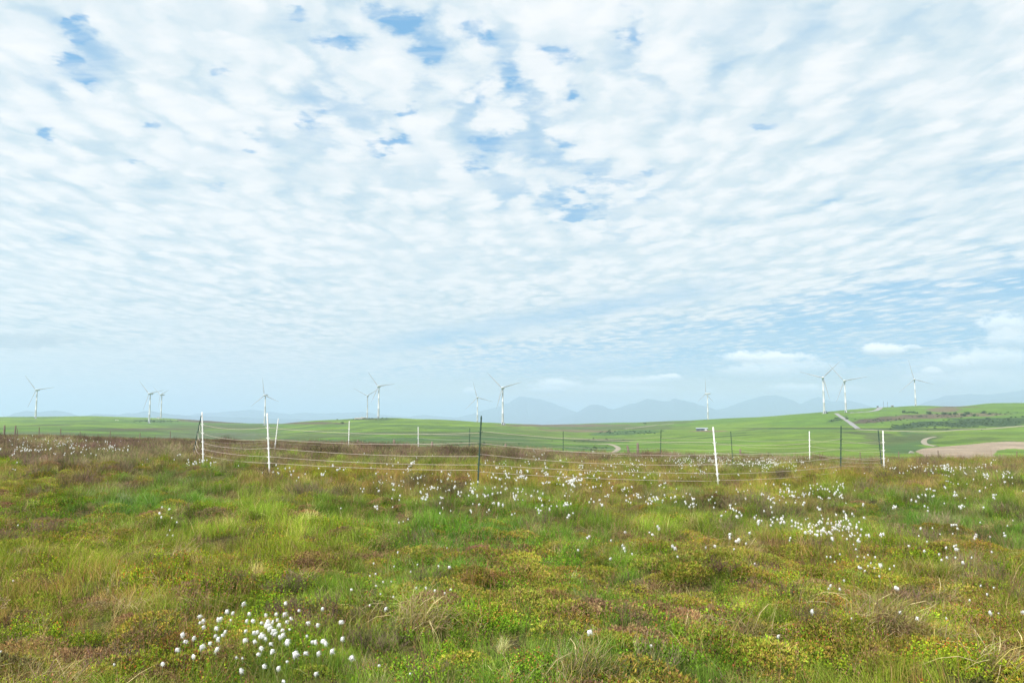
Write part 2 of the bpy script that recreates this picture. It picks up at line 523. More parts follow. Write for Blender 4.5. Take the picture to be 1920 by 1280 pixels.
def field_color(x, y, z):
    px, py = proj(x, y, z)
    n1 = fbm(x / 60, y / 90, 41, 5, .6); n2 = fbm(x / 13, y / 25, 51, 4, .6); n3 = fbm(x / 160, y / 260, 61, 3)
    c = GREEN[None] * (0.88 + .24 * n1[:, None]) * np.ones((len(x), 1))
    c = c + (LIME - GREEN)[None] * sstep(.42, .62, n3)[:, None]
    jx = (fbm(x / 30, y / 30, 71, 4, .6) - .5); jy = (fbm(x / 30, y / 30, 81, 4, .6) - .5)

    def paint(mask, col, k=1.0):
        nonlocal c
        mk = (np.clip(mask, 0, 1) * k)[:, None]
        c = c * (1 - mk) + np.asarray(col)[None] * mk

    def el(cx, cy, rx, ry, col, tilt=0., k=.85, rough=1.6):
        e = ell(px, py, cx, cy, rx, ry, tilt) + rough * (n2 - .5) + .9 * jx
        paint(1 - sstep(.55, 1.15, e), col, min(1, k * 1.12))

    # long dark rushy streaks low on the slopes
    st = fbm(x / 150 + 3, y / 34, 91, 4, .6)
    lowm = sstep(796, 812, py) * (1 - sstep(900, 1300, px)) * .9 + .35 * sstep(1300, 1500, px) * sstep(800, 812, py)
    paint(sstep(.46, .58, st) * lowm, OLIVE * .8, .8)
    st2 = fbm(x / 90 + 13, y / 20, 95, 4, .6)
    paint(sstep(.50, .60, st2) * (1 - .55 * sstep(1000, 1400, px)), DGREEN * 1.5, .6)
    # left hills
    el(230, 806, 120, 3.2, OLIVE * .8, .01); el(90, 797, 45, 1.5, OLIVE, 0); el(170, 790.5, 40, .9, OLIVE, 0, .6)
    el(300, 804, 90, 1.6, BROWN); el(400, 818, 130, 11, GREYG, .0, .8); el(410, 800, 110, 5, OLIVE * .85, 0, .7)
    el(420, 789.5, 100, 3.8, BROWN, .02, .9); el(560, 793, 90, 2.2, BROWN, 0, .9); el(290, 789, 45, 2.6, DGREEN, .02, .55)
    el(80, 812, 90, 4, GREYG, 0, .6); el(200, 815, 120, 3, OLIVE, 0, .5)
    # middle hill
    el(600, 818, 110, 2.5, OLIVE, -.01, .6); el(760, 824, 100, 3.5, DGREEN * 1.6, .0, .8); el(600, 829, 130, 5, DGREEN * 1.6, 0, .8)
    el(700, 812, 130, 1.7, OLIVE, -.02, .5); el(850, 832, 120, 4, OLIVE, 0, .8); el(930, 822, 70, 3, DGREEN * 1.6, .02, .8)
    el(690, 785, 22, 1.6, TAN * .8, 0, .7); el(705, 786, 45, 2.0, DGREEN, 0, .6); el(830, 788, 60, .8, OLIVE, 0, .5)
    # valley and brown ridge
    el(1060, 797.5, 140, 2.8, BROWN * 1.3, 0, .9); el(1150, 803, 160, 2.6, OLIVE, 0, .8); el(1100, 808, 110, 2.6, BROWN * 1.5, .02, .8)
    el(1170, 811, 70, 4.5, DGREEN * 1.7, -.05, .85); el(1200, 800, 90, 3, OLIVE, 0, .6); el(1130, 826, 70, 3.5, OLIVE * .8, 0, .85)
    el(1110, 840, 55, 5, DGREEN * 1.8, 0, .8); el(1250, 792, 60, 2.5, OLIVE, -.02, .7)
    el(1350, 818.5, 62, 1.0, DGREEN, -.07, .8, .4); el(1400, 806, 45, 1.1, OLIVE, -.08, .7, .5); el(1330, 808, 40, 1.3, BROWN * 1.8, 0, .9)
    el(1290, 786, 60, 1.6, OLIVE, -.02, .5)
    # right hill
    el(1570, 786, 22, 4, DGREEN, -.3, .6); el(1500, 802.5, 130, 1.5, OLIVE * .7, 0, .8, .8); el(1720, 804, 130, 2.2, OLIVE * .8, 0, .8)
    el(1655, 786, 60, 5, BROWN * .9, -.10, .9); el(1745, 780, 75, 5, BROWN * 1.15, -.02, .9); el(1720, 797, 50, 6, DGREEN * .9, -.1, .85)
    el(1770, 768, 34, 5, BROWN * 1.5, .0, .85); el(1830, 777, 70, 3.5, BROWN * 1.5, 0, .8); el(1850, 791, 90, 9, DGREEN, 0, .85, 2.4)
    el(1790, 795, 60, 5, DGREEN, 0, .7, 2.4); el(1700, 830, 50, 22, DGREEN * 1.6, -.15, .8); el(1690, 824, 75, 9, OLIVE * .9, -.1, .7)
    el(1630, 813, 70, 3, OLIVE * .8, .05, .8); el(1800, 762.5, 40, 1.1, BROWN, 0, .8, .6); el(1640, 820, 22, 5, OLIVE, .1, .8)
    el(1840, 822, 30, 1.4, BROWN * 1.6, 0, .6); el(1780, 845, 36, 4, DGREEN * 1.4, -.1, .3)
    el(1810, 826, 70, 4, GREEN * .6, -.1, .6)
    # field walls as thin dark lines
    for (x1, y1, x2, y2, w) in [(1440, 803, 1600, 803.5, .9), (1600, 803.5, 1800, 806, 1.0), (1240, 822, 1400, 811, .6), (1010, 822, 1180, 829, .6),
                                (480, 815, 680, 806, .5), (700, 806, 960, 800, .4), (20, 800, 260, 789, .4)]:
        t = np.clip((px - x1) / (x2 - x1), 0, 1); yy = y1 + (y2 - y1) * t
        mk = ((px > x1) & (px < x2)) * (1 - sstep(w * .5, w * 1.6, np.abs(py - yy + 1.5 * jy)))
        paint(mk, DGREEN, .75)
    # ploughed field with a smooth curved edge
    pl = poly_mask(px + 2 * jx, py + 1.5 * jy, [(1716, 846), (1730, 840.5), (1770, 837), (1815, 833.5), (1850, 829.5), (1885, 827.5), (2300, 829), (2300, 870), (1750, 870), (1730, 852)])
    hole = ell(px, py, 1905, 852, 42, 11) + .8 * (n2 - .5) < 1
    c[pl & ~hole] = PLOUGH * (.9 + .2 * n2[pl & ~hole])[:, None]
    # rough brown moor just beyond the crest
    mv = 1 - sstep(150, 230, y)
    mc = BROWN * 1.2
    c = c * (1 - mv[:, None]) + mc[None] * mv[:, None]
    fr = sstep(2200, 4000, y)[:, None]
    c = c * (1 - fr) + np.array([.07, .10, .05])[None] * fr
    return c


# fields: one fan shaped sheet out to beyond the mountains
nS, s0, s1 = 1500, -1.25, 1.25
sv = np.linspace(s0, s1, nS)
core = np.linspace(-.66, .66, 1180)
sv = np.concatenate([np.linspace(-1.6, -.67, 60), core, np.linspace(.67, 1.6, 60)])
Dv = np.concatenate([np.geomspace(70, 300, 60), np.geomspace(304, 1500, 300), np.geomspace(1520, 30000, 60)])
S, DD = np.meshgrid(sv, Dv)
X = (S * DD).ravel(); Y = DD.ravel()
Z = land(X, Y) - 1.6 * (1 - sstep(95, 150, Y))
cols = field_color(X, Y, Z)
nr, nc = S.shape
idx = np.arange(nr * nc).reshape(nr, nc)
Q = np.stack([idx[:-1, :-1].ravel(), idx[:-1, 1:].ravel(), idx[1:, 1:].ravel(), idx[1:, :-1].ravel()], 1)
m, nt, out = material('field_turf')
p = nt.new('ShaderNodeBsdfPrincipled'); a = nt.new('ShaderNodeAttribute', attribute_name='Col')
g = nt.new('ShaderNodeNewGeometry')
n1 = nt.noise(g.outputs['Position'], .05, 6, .65); n2 = nt.noise(g.outputs['Position'], .5, 4, .7)
k = nt.m('MULTIPLY', nt.mr(n1, .3, .7, .70, 1.3, False), nt.mr(n2, .3, .7, .75, 1.25, False))
vm = nt.new('ShaderNodeVectorMath', operation='SCALE'); nt.put(vm.inputs[0], a.outputs['Color']); nt.put(vm.inputs['Scale'], k)
tc = nt.mix(nt.mr(nt.noise(g.outputs['Position'], .018, 4, .6), .5, .7, 0., .35), vm.outputs[0], (.20, .24, .05, 1))
nt.put(p.inputs['Base Color'], vm.outputs[0]); p.inputs['Roughness'].default_value = .9; p.inputs['Specular IOR Level'].default_value = .1
bp = nt.new('ShaderNodeBump'); bp.inputs['Strength'].default_value = .6; bp.inputs['Distance'].default_value = .5
nt.put(bp.inputs['Height'], n2); nt.put(p.inputs['Normal'], bp.outputs[0])
nt.l.new(p.outputs[0], out.inputs[0])
M_FIELD = m
o = bpy.data.objects.new('fields', mesh_from('fields', np.stack([X, Y, Z], 1), Q, M_FIELD, cols=cols)); link(o)
tag(o, 'green pasture hills with rough brown patches beyond the moor', 'fields', kind='structure')

# ------------------------------------------------------------------ near moor ground
u = np.linspace(-1, 1, 520)
xs = np.sinh(u * 3.6) / np.sinh(3.6) * 190
v = np.linspace(-.42, 1, 520)
ys = np.sinh(v * 3.6) / np.sinh(3.6) * 165 + 3
XX, YY = np.meshgrid(xs, ys)
X = XX.ravel(); Y = YY.ravel()
Z = land(X, Y) - 2.5 * sstep(110, 160, Y)
nr, nc = XX.shape
idx = np.arange(nr * nc).reshape(nr, nc)
Q = np.stack([idx[:-1, :-1].ravel(), idx[:-1, 1:].ravel(), idx[1:, 1:].ravel(), idx[1:, :-1].ravel()], 1)
m, nt, out = material('peaty_ground')
p = nt.new('ShaderNodeBsdfPrincipled'); g = nt.new('ShaderNodeNewGeometry'); P = g.outputs['Position']
c = nt.mix(nt.mr(nt.noise(P, .9, 5, .6), .38, .62), (.085, .10, .022, 1), (.12, .085, .035, 1))
c = nt.mix(nt.mr(nt.noise(P, 9, 5, .7), .45, .6), c, (.05, .042, .02, 1))
c = nt.mix(nt.mr(nt.noise(P, 28, 3, .7), .55, .7), c, (.20, .18, .06, 1))
nt.put(p.inputs['Base Color'], c); p.inputs['Roughness'].default_value = 1; p.inputs['Specular IOR Level'].default_value = .1
bp = nt.new('ShaderNodeBump'); bp.inputs['Strength'].default_value = .9; bp.inputs['Distance'].default_value = .05
nt.put(bp.inputs['Height'], nt.noise(P, 22, 5, .7)); nt.put(p.inputs['Normal'], bp.outputs[0])
nt.l.new(p.outputs[0], out.inputs[0])
o = bpy.data.objects.new('moor_ground', mesh_from('moor_ground', np.stack([X, Y, Z], 1), Q, m)); link(o)
tag(o, 'hummocky peaty moor ground under the grass', 'ground', kind='structure')

# ------------------------------------------------------------------ mountains
RIDGES = [
    ('distant_mountains', 11000, 1500, 'faint blue mountains rising at the right edge', [(1640, 790), (1700, 768), (1740, 752), (1772, 742), (1810, 739), (1850, 740), (1890, 735), (1920, 731), (1990, 730), (2100, 735), (2300, 750), (2500, 790)]),
    ('distant_mountains', 9800, 900, 'lower blue foothills at the right edge', [(1690, 790), (1735, 763), (1780, 753), (1815, 750), (1850, 751), (1885, 746), (1920, 742), (2000, 735), (2150, 750), (2400, 790)]),
    ('distant_mountains', 12000, 1500, 'faint rounded blue mountain with a ragged shoulder right of the side-on turbine', [(1240, 792), (1335, 770), (1365, 763), (1400, 750), (1420, 745), (1437, 741.5), (1452, 741), (1470, 745), (1485, 750), (1500, 757), (1512, 752), (1524, 747), (1535, 744), (1547, 749), (1560, 753), (1590, 750), (1612, 755), (1640, 765), (1680, 775), (1760, 792)]),
    ('distant_mountains', 11500, 1300, 'blue mountain with twin peaks in the middle of the range', [(1010, 794), (1075, 776), (1090, 768), (1100, 762), (1108, 759), (1120, 758), (1132, 761), (1143, 766), (1150, 767), (1165, 762), (1180, 757), (1193, 755), (1204, 751), (1214, 746.5), (1224, 749), (1240, 752), (1254, 752), (1265, 747), (1278, 749), (1300, 755), (1325, 762), (1345, 769), (1380, 776), (1440, 790)]),
    ('distant_mountains', 12800, 1500, 'pale blue pointed mountain left of the twin peaks', [(780, 793), (850, 783), (880, 777), (905, 770), (930, 764), (945, 759), (955, 755), (963, 749.5), (973, 743), (980, 743.3), (995, 745), (1013, 748), (1030, 754), (1048, 760), (1062, 766), (1090, 775), (1130, 785), (1180, 796)]),
    ('distant_mountains', 12500, 1000, 'long low pale blue range left of centre', [(300, 792), (370, 775), (420, 772), (445, 770), (470, 768), (500, 770.5), (520, 773), (545, 776), (572, 772.5), (600, 775), (640, 773.5), (680, 772), (700, 775), (730, 779), (760, 781), (792, 777.5), (815, 780), (850, 782), (900, 785), (960, 790)]),
    ('distant_mountains', 9500, 800, 'low blue hills at the left edge', [(-60, 792), (-20, 786), (12, 781.5), (28, 774), (45, 770), (60, 771), (75, 772.5), (90, 770), (103, 769), (120, 771.5), (135, 775), (150, 779.5), (165, 778.5), (178, 776), (200, 775.5), (222, 777), (238, 774.5), (255, 774), (268, 770.5), (280, 770.5), (300, 773), (318, 776.5), (340, 777.5), (370, 779), (430, 782), (520, 784), (650, 789)]),
]
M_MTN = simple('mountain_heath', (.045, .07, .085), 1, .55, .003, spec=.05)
first = True
for name, D, dep, label, pts in RIDGES:
    pts = np.array(pts, float)
    px = np.linspace(pts[0, 0], pts[-1, 0], 420)
    py = np.interp(px, pts[:, 0], pts[:, 1])
    ker = np.exp(-np.linspace(-2, 2, 5)**2); ker /= ker.sum()
    py = np.convolve(np.pad(py, 2, 'edge'), ker, 'valid')
    py = py + (fbm(px / 14, px * 0 + D, 5, 4, .6) - .5) * 2.6
    x0, _, zt = at(px, py, D)
    rows = np.linspace(-1, 1, 41)
    V = []
    for r in rows:
        k = (1 - abs(r)) ** (1.15 if r < 0 else .9)
        yy = D + r * dep * 1.4
        xx = x0 * (yy / D)
        rid = fbm(xx / 420, yy * np.ones_like(xx) / 900, 12, 5, .55)
        z = -125 + (zt + 125) * k
        if r != 0:
            z = z - (zt + 125) * .42 * (1 - abs(2 * rid - 1)) * min(1, abs(r) * 5) * k
        V.append(np.stack([xx, yy * np.ones_like(xx), z], 1))
    nr, nc = len(rows), len(px)
    idx = np.arange(nr * nc).reshape(nr, nc)
    Q = np.stack([idx[:-1, :-1].ravel(), idx[:-1, 1:].ravel(), idx[1:, 1:].ravel(), idx[1:, :-1].ravel()], 1)
    o = bpy.data.objects.new(name, mesh_from(name, np.concatenate(V), Q, M_MTN)); link(o)
    tag(o, label, 'mountains', kind='structure')


# ------------------------------------------------------------------ tracks laid on the fields
def track(name, pts, width, mat, label):
    """pts: (px, py, D) control points, draped on the land"""
    P = []
    for i in range(len(pts) - 1):
        p0 = pts[max(i-1, 0)]; p1 = pts[i]; p2 = pts[i+1]; p3 = pts[min(i+2, len(pts)-1)]
        for k in range(14):
            t = k / 14
            q = [.5 * (2*b + (c-a)*t + (2*a-5*b+4*c-d)*t*t + (3*b-a-3*c+d)*t**3) for a, b, c, d in zip(p0, p1, p2, p3)]
            P.append(q)
    P.append(pts[-1])
    W = []
    for px, py, D in P:
        # find where this ray meets the land close to the given depth
        ds = np.linspace(D * .82, D * 1.18, 61)
        xx, yy, zz = at(px, py, ds)
        j = int(np.argmin(np.abs(zz - land(xx, ds))))
        W.append((float(xx[j]), float(ds[j])))
    W = np.array(W)
    for _ in range(4):
        W[1:-1] = (W[:-2] + 2 * W[1:-1] + W[2:]) / 4
    T = np.gradient(W, axis=0); T /= np.linalg.norm(T, axis=1)[:, None] + 1e-9
    N = np.stack([-T[:, 1], T[:, 0]], 1)
    wv = width * (.85 + .3 * fbm(np.arange(len(W)) / 5, np.zeros(len(W)), 3, 2))
    V = []; nn = 5
    for k in range(nn):
        f = (k / (nn - 1) - .5)
        q = W + N * (wv * f)[:, None]
        z = land(q[:, 0], q[:, 1]) + (.30 if 0 < k < nn - 1 else .05)
        V.append(np.stack([q[:, 0], q[:, 1], z], 1))
    V = np.concatenate(V); n = len(W)
    idx = np.arange(nn * n).reshape(nn, n)
    Q = np.stack([idx[:-1, :-1].ravel(), idx[:-1, 1:].ravel(), idx[1:, 1:].ravel(), idx[1:, :-1].ravel()], 1)
    o = bpy.data.objects.new(name, mesh_from(name, V, Q, mat)); link(o)
    tag(o, label, 'track', kind='structure')


M_GRAVEL = simple('grey_gravel', (.24, .235, .23), .95, .2, .3, spec=.1)
M_DIRT = simple('pale_dirt', (.25, .22, .165), .95, .2, .2, spec=.1)
track('track', [(1568, 775, 960), (1580, 783, 880), (1595, 793, 790), (1609, 803.5, 690)], 4.4, M_GRAVEL, 'straight grey gravel track running down the right hill')
track('track', [(1590, 774, 985), (1615, 772.5, 1000), (1637, 770.5, 1010), (1650, 766, 1080), (1662, 762, 1140)], 7, M_GRAVEL, 'grey track curving to the masts on the skyline')
track('track', [(1606, 805, 670), (1680, 808, 640), (1750, 809, 630), (1800, 806, 640), (1850, 804, 650), (1925, 798, 680)], 4, M_DIRT, 'pale track along the foot of the right hill')
track('track', [(1752, 819, 560), (1738, 822, 540), (1732, 827, 510), (1737, 833, 470), (1756, 836.5, 440)], 3.2, M_DIRT, 'pale track looping above the ploughed field')
track('track', [(1118, 833, 480), (1140, 832.5, 490), (1156, 837, 450), (1158, 843, 410), (1142, 851, 365)], 3.0, M_DIRT, 'pale winding track in the middle valley')
track('track', [(1170, 803.5, 780), (1200, 800.5, 850), (1230, 797, 950), (1262, 794.5, 1020)], 5, M_DIRT, 'faint track on the far pasture left of the shed')


# ------------------------------------------------------------------ electric rope fence of the enclosure
# kind, top px, base px, depth
POSTS = [
    ('g', (377.5, 778), (361, 856), 21.5, 'dark green post leaning steeply to the right'),
    ('w', (379, 772), (381, 868), 18.5, 'upright white post beside the steeply leaning green one'),
    ('w', (501, 774), (505.5, 888), 15.4, 'near white post with the leaning white one behind it'),
    ('g', (902.5, 779), (896, 905), 13.8, 'tall green post nearest the middle'),
    ('w', (1337, 800), (1348, 922), 14.3, 'near white post leaning to the left'),
    ('g', (1577, 798), (1576, 901), 17.0, 'upright dark green post of the right corner'),
    ('w', (1655.5, 807), (1658, 897), 19.0, 'rightmost white post'),
    ('g', (1646.5, 806), (1655, 891), 20.5, 'dark green post leaning against the rightmost white one'),
    ('w', (1517.5, 808), (1518.5, 876), 26.0, 'far white post on the right'),
    ('g', (1370, 808), (1374, 866), 31.0, 'far dark post between two white ones'),
    ('g', (1239.5, 805), (1238, 864), 31.0, 'far dark post left of the leaning white one'),
    ('g', (1056, 808), (1056, 858), 34.5, 'far dark post in the middle of the back run'),
    ('g', (881, 802), (879, 857), 33.5, 'far dark post just left of the tall green one'),
    ('w', (784, 800), (784.5, 852), 34.5, 'short far white post'),
    ('w', (655, 789), (653, 850), 30.5, 'far white post on the green hill'),
    ('w', (522, 784), (514, 849), 28.0, 'white post leaning to the right behind a near one'),
]
FR = [.17, .27, .41, .58, .75]   # strand heights as a share of the post
fence = empty('electric_fence', (0, 18, 0), 'sagging rope electric fence on white and green plastic posts enclosing a patch of moor', 'fence')
PT = []
for kind, tp, bp_, D, lab in POSTS:
    T = Vector([float(q) for q in at(tp[0], tp[1], D)]); B = Vector([float(q) for q in at(bp_[0], bp_[1], D)])
    # a little real lean in depth too
    PT.append((B, T))
    ax = T - B; L = ax.length; a = ax.normalized()
    foot = B - a * (max(0, (B.z - land1(B.x, B.y)) / max(a.z, .3)) + .12)
    m = MB()
    r = .014 if kind == 'w' else .012
    # ribbed plastic stake: alternating collars where the strands clip on
    prof = [(foot, r * .5), (foot + a * .1, r)]
    ph = (B - foot).length
    n = 26
    for i in range(n):
        d = ph + L * i / n
        if d > .12: prof.append((foot + a * d, r * (1.28 if i % 2 else .95)))
    prof += [(foot + a * (ph + L * .985), r), (foot + a * (ph + L), r * .7)]
    rel = [p_ - B for p_, _ in prof]
    m.tube(rel, [q for _, q in prof], 8)
    side = a.cross(Vector((0, 1, 0))).normalized()
    for f in FR:      # moulded hooks
        c = a * (L * f)
        m.tube([c, c + side * .028 + a * .004, c + side * .034 + a * .022], .005, 5)
        m.tube([c, c - side * .028 + a * .004, c - side * .034 + a * .022], .005, 5)
    # step-in foot tread
    c = foot - B + a * .16
    m.tube([c, c + side * .09, c + side * .10 + a * .03], .007, 6)
    o = m.build('post', M_WPOST if kind == 'w' else M_GPOST, fence, loc=B - fence.location)
    o['label'] = lab
order = list(range(len(POSTS))) + [0]
rr = random.Random(3)
for i, j in zip(order[:-1], order[1:]):
    B0, T0 = PT[i]; B1, T1 = PT[j]
    for f in FR:
        if {i, j} == {6, 7} and f == FR[0]: continue
        f0 = f + rr.uniform(-.02, .02); f1 = f + rr.uniform(-.02, .02)
        A = B0.lerp(T0, f0); C = B1.lerp(T1, f1)
        ln = (C - A).length
        sag = (.011 * ln + .0009 * ln * ln) * rr.uniform(.7, 1.2) * (1.0 if f > .3 else .55)
        if {i, j} == {0, 1}: sag += .14
        pts = []
        N = 24
        qs = [A.lerp(C, k / N) for k in range(N + 1)]
        gz = land([q.x for q in qs], [q.y for q in qs])
        for k, q in enumerate(qs):
            t = k / N
            q.z = max(q.z - sag * 4 * t * (1 - t), float(gz[k]) + .06)
            pts.append(q - fence.location)
        m = MB(); m.tube(pts, .0031, 5, False)
        m.build('rope_strand', M_WIRE, fence)

# ------------------------------------------------------------------ old timber stock fences
def timber_fence(posts, label, wires=True):
    f0 = Vector((posts[0][0], posts[0][1], land1(posts[0][0], posts[0][1])))
    root = empty('timber_fence', f0, label, 'fence')
    tops = []
    for (x, y, h, r) in posts:
        z = land1(x, y)
        m = MB(); le = rr.uniform(-.05, .05)
        m.tube([(0, 0, -.4), (le * .3, 0, h * .4), (le * .7, 0, h * .8), (le, 0, h - .05), (le, 0, h)], [r * 1.1, r * 1.05, r, r * .98, r * .6], 7)
        m.build('post', M_WOOD, root, loc=Vector((x, y, z)) - f0)
        tops.append(Vector((x, y, z)) - f0)
    if wires:
        for k in range(len(tops) - 1):
            for hh in (.45, .8):
                m = MB(); a = tops[k] + Vector((0, 0, hh)); b = tops[k+1] + Vector((0, 0, hh)); c = (a + b) / 2 - Vector((0, 0, .04))
                m.tube([a, c, b], .003, 4, False); m.build('wire', M_STEEL, root)
    return root


def tf(list_, D0, D1, h):
    out_ = []
    for i, px in enumerate(list_):
        D = D0 + (D1 - D0) * i / max(1, len(list_) - 1)
        x, y, _ = [float(q) for q in at(px, 800, D)]
        out_.append((x, y, h * rr.uniform(.85, 1.08), rr.uniform(.034, .048)))
    return out_


timber_fence(tf([33, 74, 114.5, 151, 207, 263, 320], 78, 88, 1.05), 'row of dark weathered timber posts behind the cotton grass on the left', True)
timber_fence(tf([1610, 1682.5, 1756.5, 1828, 1903.5, 1985], 66, 60, 1.05), 'row of low dark timber posts along the moor edge on the right', True)
for i, (px, D, h, r, lab) in enumerate([
        (7, 80, 1.35, .09, 'thick brown timber gatepost at the left edge of the moor'), (27, 80, 1.2, .08, 'thick brown timber gatepost second from the left edge'),
        (671, 55, .75, .09, 'reddish timber post tip poking above the heather below the mound'), (740, 55, .8, .1, 'reddish timber post tip left of the short far white post'),
        (810, 52, .8, .09, 'reddish timber post tip right of the short far white post'), (947, 48, .8, .08, 'dark timber stump right of the tall green fence post'),
        (1179, 47, .9, .075, 'brown timber post, left of a pair in front of the valley'), (1196, 47, 1.0, .08, 'brown timber post, right of a pair in front of the valley'),
        (1388, 45, .7, .06, 'small dark timber post above the cotton grass right of the leaning white post')]):
    x, y, _ = [float(q) for q in at(px, 830, D)]
    z = land1(x, y)
    m = MB()
    le = rr.uniform(-.1, .1)
    m.tube([(0, 0, -.3), (0, 0, h * .3), (le * .5, 0, h * .7), (le, 0, h * .95), (le * 1.1, 0, h)], [r * 1.1, r, r * .95, r * .8, r * .5], 9)
    o = m.build('timber_post', M_WOOD, None, loc=(x, y, z))
    tag(o, lab, 'post')
# white marker in the valley
x, y, z = [float(q) for q in at(1111.5, 838, 330)]
z = land1(x, y)
m = MB(); m.tube([(0, 0, -.5), (0, 0, 2.4), (.15, 0, 2.6)], .09, 8); m.box((.25, 0, 2.2), (.9, .06, .5), Matrix.Rotation(.5, 3, 'Y')); m.tube([(-.5, 0, -.2), (.2, 0, 1.7)], .05, 6)
o = m.build('marker_post', M_CLAD, None, loc=(x, y, z)); tag(o, 'small white marker post with a tilted board beside the valley track', 'marker post')

# ------------------------------------------------------------------ shed, masts, kiosks, sheep
def place(px, py, D, span=.25):
    ds = np.linspace(D * (1 - span), D * (1 + span), 81)
    xx, yy, zz = at(px, py, ds)
    j = int(np.argmin(np.abs(zz - land(xx, ds)) + np.abs(ds - D) * .0004))
    return float(xx[j]), float(ds[j]), land1(xx[j], ds[j])


x, y, z = place(1316, 807, 760)
root = empty('shed', (x, y, z), 'long low farm shed with a pale sheet roof on the far pasture', 'shed')
m = MB(); m.box((0, 0, 1.0), (11.5, 5.0, 2.4)); m.build('wall', M_BARNW, root, False)
m = MB()
hw, hd = 6.6, 3.1
V = [(-hw, -hd, 2.3), (hw, -hd, 2.3), (hw, 0, 3.2), (-hw, 0, 3.2), (hw, hd, 2.3), (-hw, hd, 2.3), (-hw, -hd, 2.2), (hw, -hd, 2.2), (hw, hd, 2.2), (-hw, hd, 2.2)]
m.add(V, [(0, 1, 2, 3), (3, 2, 4, 5), (6, 7, 1, 0), (5, 4, 8, 9), (1, 7, 8, 4, 2), (6, 0, 3, 5, 9), (9, 8, 7, 6)])
m.build('roof', M_ROOFM, root, False)
for k in (-4, 0, 4):
    m = MB(); m.box((k, -2.56, .9), (2.4, .1, 2.0)); m.build('door', M_CLAD if k == 4 else M_DOOR, root, False)
root.rotation_euler.z = R(-6); root.scale = (.86, .9, .85)

for px, hgt, lab in [(1656.5, 9, 'thin lattice measuring mast, left of a pair on the skyline'), (1664, 8, 'thin lattice measuring mast, right of a pair on the skyline')]:
    x, y, z = place(px, 761, 1140)
    root = empty('measuring_mast', (x, y, z), lab, 'mast')
    m = MB()
    for sx, sy in ((-.45, -.3), (.45, -.3), (0, .5)):
        m.tube([(sx, sy, -.5), (sx * .25, sy * .25, hgt)], .09, 5)
    for k in range(8):
        h0 = hgt * k / 8; s = 1 - .75 * k / 8
        m.tube([(-.45*s, -.3*s, h0), (.45*s, -.3*s, h0 + hgt/8), (0, .5*s, h0 + hgt/16), (-.45*s, -.3*s, h0)], .05, 4, False)
    m.build('lattice', M_MAST, root)
    m = MB(); m.tube([(-1.0, 0, hgt * .72), (1.0, 0, hgt * .72)], .09, 5); m.tube([(0, 0, hgt), (0, 0, hgt + 1.2)], .05, 5); m.box((.9, 0, hgt * .76), (.3, .3, .5)); m.build('crossarm', M_MAST, root)
for px, py, D, w, lab in [(1673, 760.5, 1150, 3.2, 'low grey cabin right of the measuring masts'), (1645.5, 761.5, 1130, 2.2, 'small dark cabin left of the measuring masts'),
                          (296.5, 784.5, 1350, 3.4, 'white kiosk at the foot of the smaller left turbine'), (946.3, 796.5, 868, 1.6, 'small grey kiosk at the foot of the tall turbine by the pointed mountain'),
                          (1549.5, 774.5, 899, 1.6, 'small grey kiosk at the foot of the leftmost hilltop turbine')]:
    x, y, z = place(px, py, D, .03)
    root = empty('kiosk', (x, y, z), lab, 'kiosk')
    mm = M_DOOR if 'dark' in lab else (M_CLAD if 'white' in lab else M_STEEL)
    m = MB(); m.box((0, 0, .9), (w, w * .7, 2.4)); m.build('wall', mm, root, False, .05)
    m = MB(); m.add([(-w*.55, -w*.4, 2.1), (w*.55, -w*.4, 2.1), (w*.55, w*.4, 2.1), (-w*.55, w*.4, 2.1), (-w*.5, 0, 2.5), (w*.5, 0, 2.5)], [(0,1,5,4), (2,3,4,5), (1,2,5), (3,0,4), (3,2,1,0)]); m.build('roof', M_ROOFM, root, False)
    m = MB(); m.box((0, -w*.35 - .03, 1.0), (w * .3, .06, 1.8)); m.build('door', M_DOOR, root, False)

# sheep, tiny: continuous woolly body with legs and head
def sheep():
    me = bpy.data.meshes.new('sheep')
    J = [(0, 0, .72), (.38, 0, .74), (-.38, 0, .72), (.58, 0, .88), (.78, 0, .86), (.30, .13, .42), (.30, .13, .02), (.30, -.13, .42), (.30, -.13, .02), (-.32, .13, .42), (-.34, .13, .02), (-.32, -.13, .42), (-.34, -.13, .02)]
    E = [(0, 1), (0, 2), (1, 3), (3, 4), (1, 5), (5, 6), (1, 7), (7, 8), (2, 9), (9, 10), (2, 11), (11, 12)]
    rad = [.30, .27, .28, .13, .08, .06, .035, .06, .035, .07, .035, .07, .035]
    me.from_pydata(J, E, [])
    o = bpy.data.objects.new('sheep', me)
    sm = o.modifiers.new('skin', 'SKIN')
    for i, vtx in enumerate(me.skin_vertices[0].data if me.skin_vertices else []):
        vtx.radius = (rad[i], rad[i]); vtx.use_root = (i == 0)
    o.modifiers.new('sub', 'SUBSURF').levels = 1
    me.materials.append(M_SHEEP)
    return o


_bm_ok = True
import bmesh
def skin_sheep():
    o = sheep()
    bm = bmesh.new(); bm.from_mesh(o.data)
    lay = bm.verts.layers.skin.verify()
    rad = [.30, .27, .28, .13, .08, .06, .035, .06, .035, .07, .035, .07, .035]
    bm.verts.ensure_lookup_table()
    for i, vv in enumerate(bm.verts):
        vv[lay].radius = (rad[i], rad[i]); vv[lay].use_root = (i == 0)
    bm.to_mesh(o.data); bm.free()
    return o


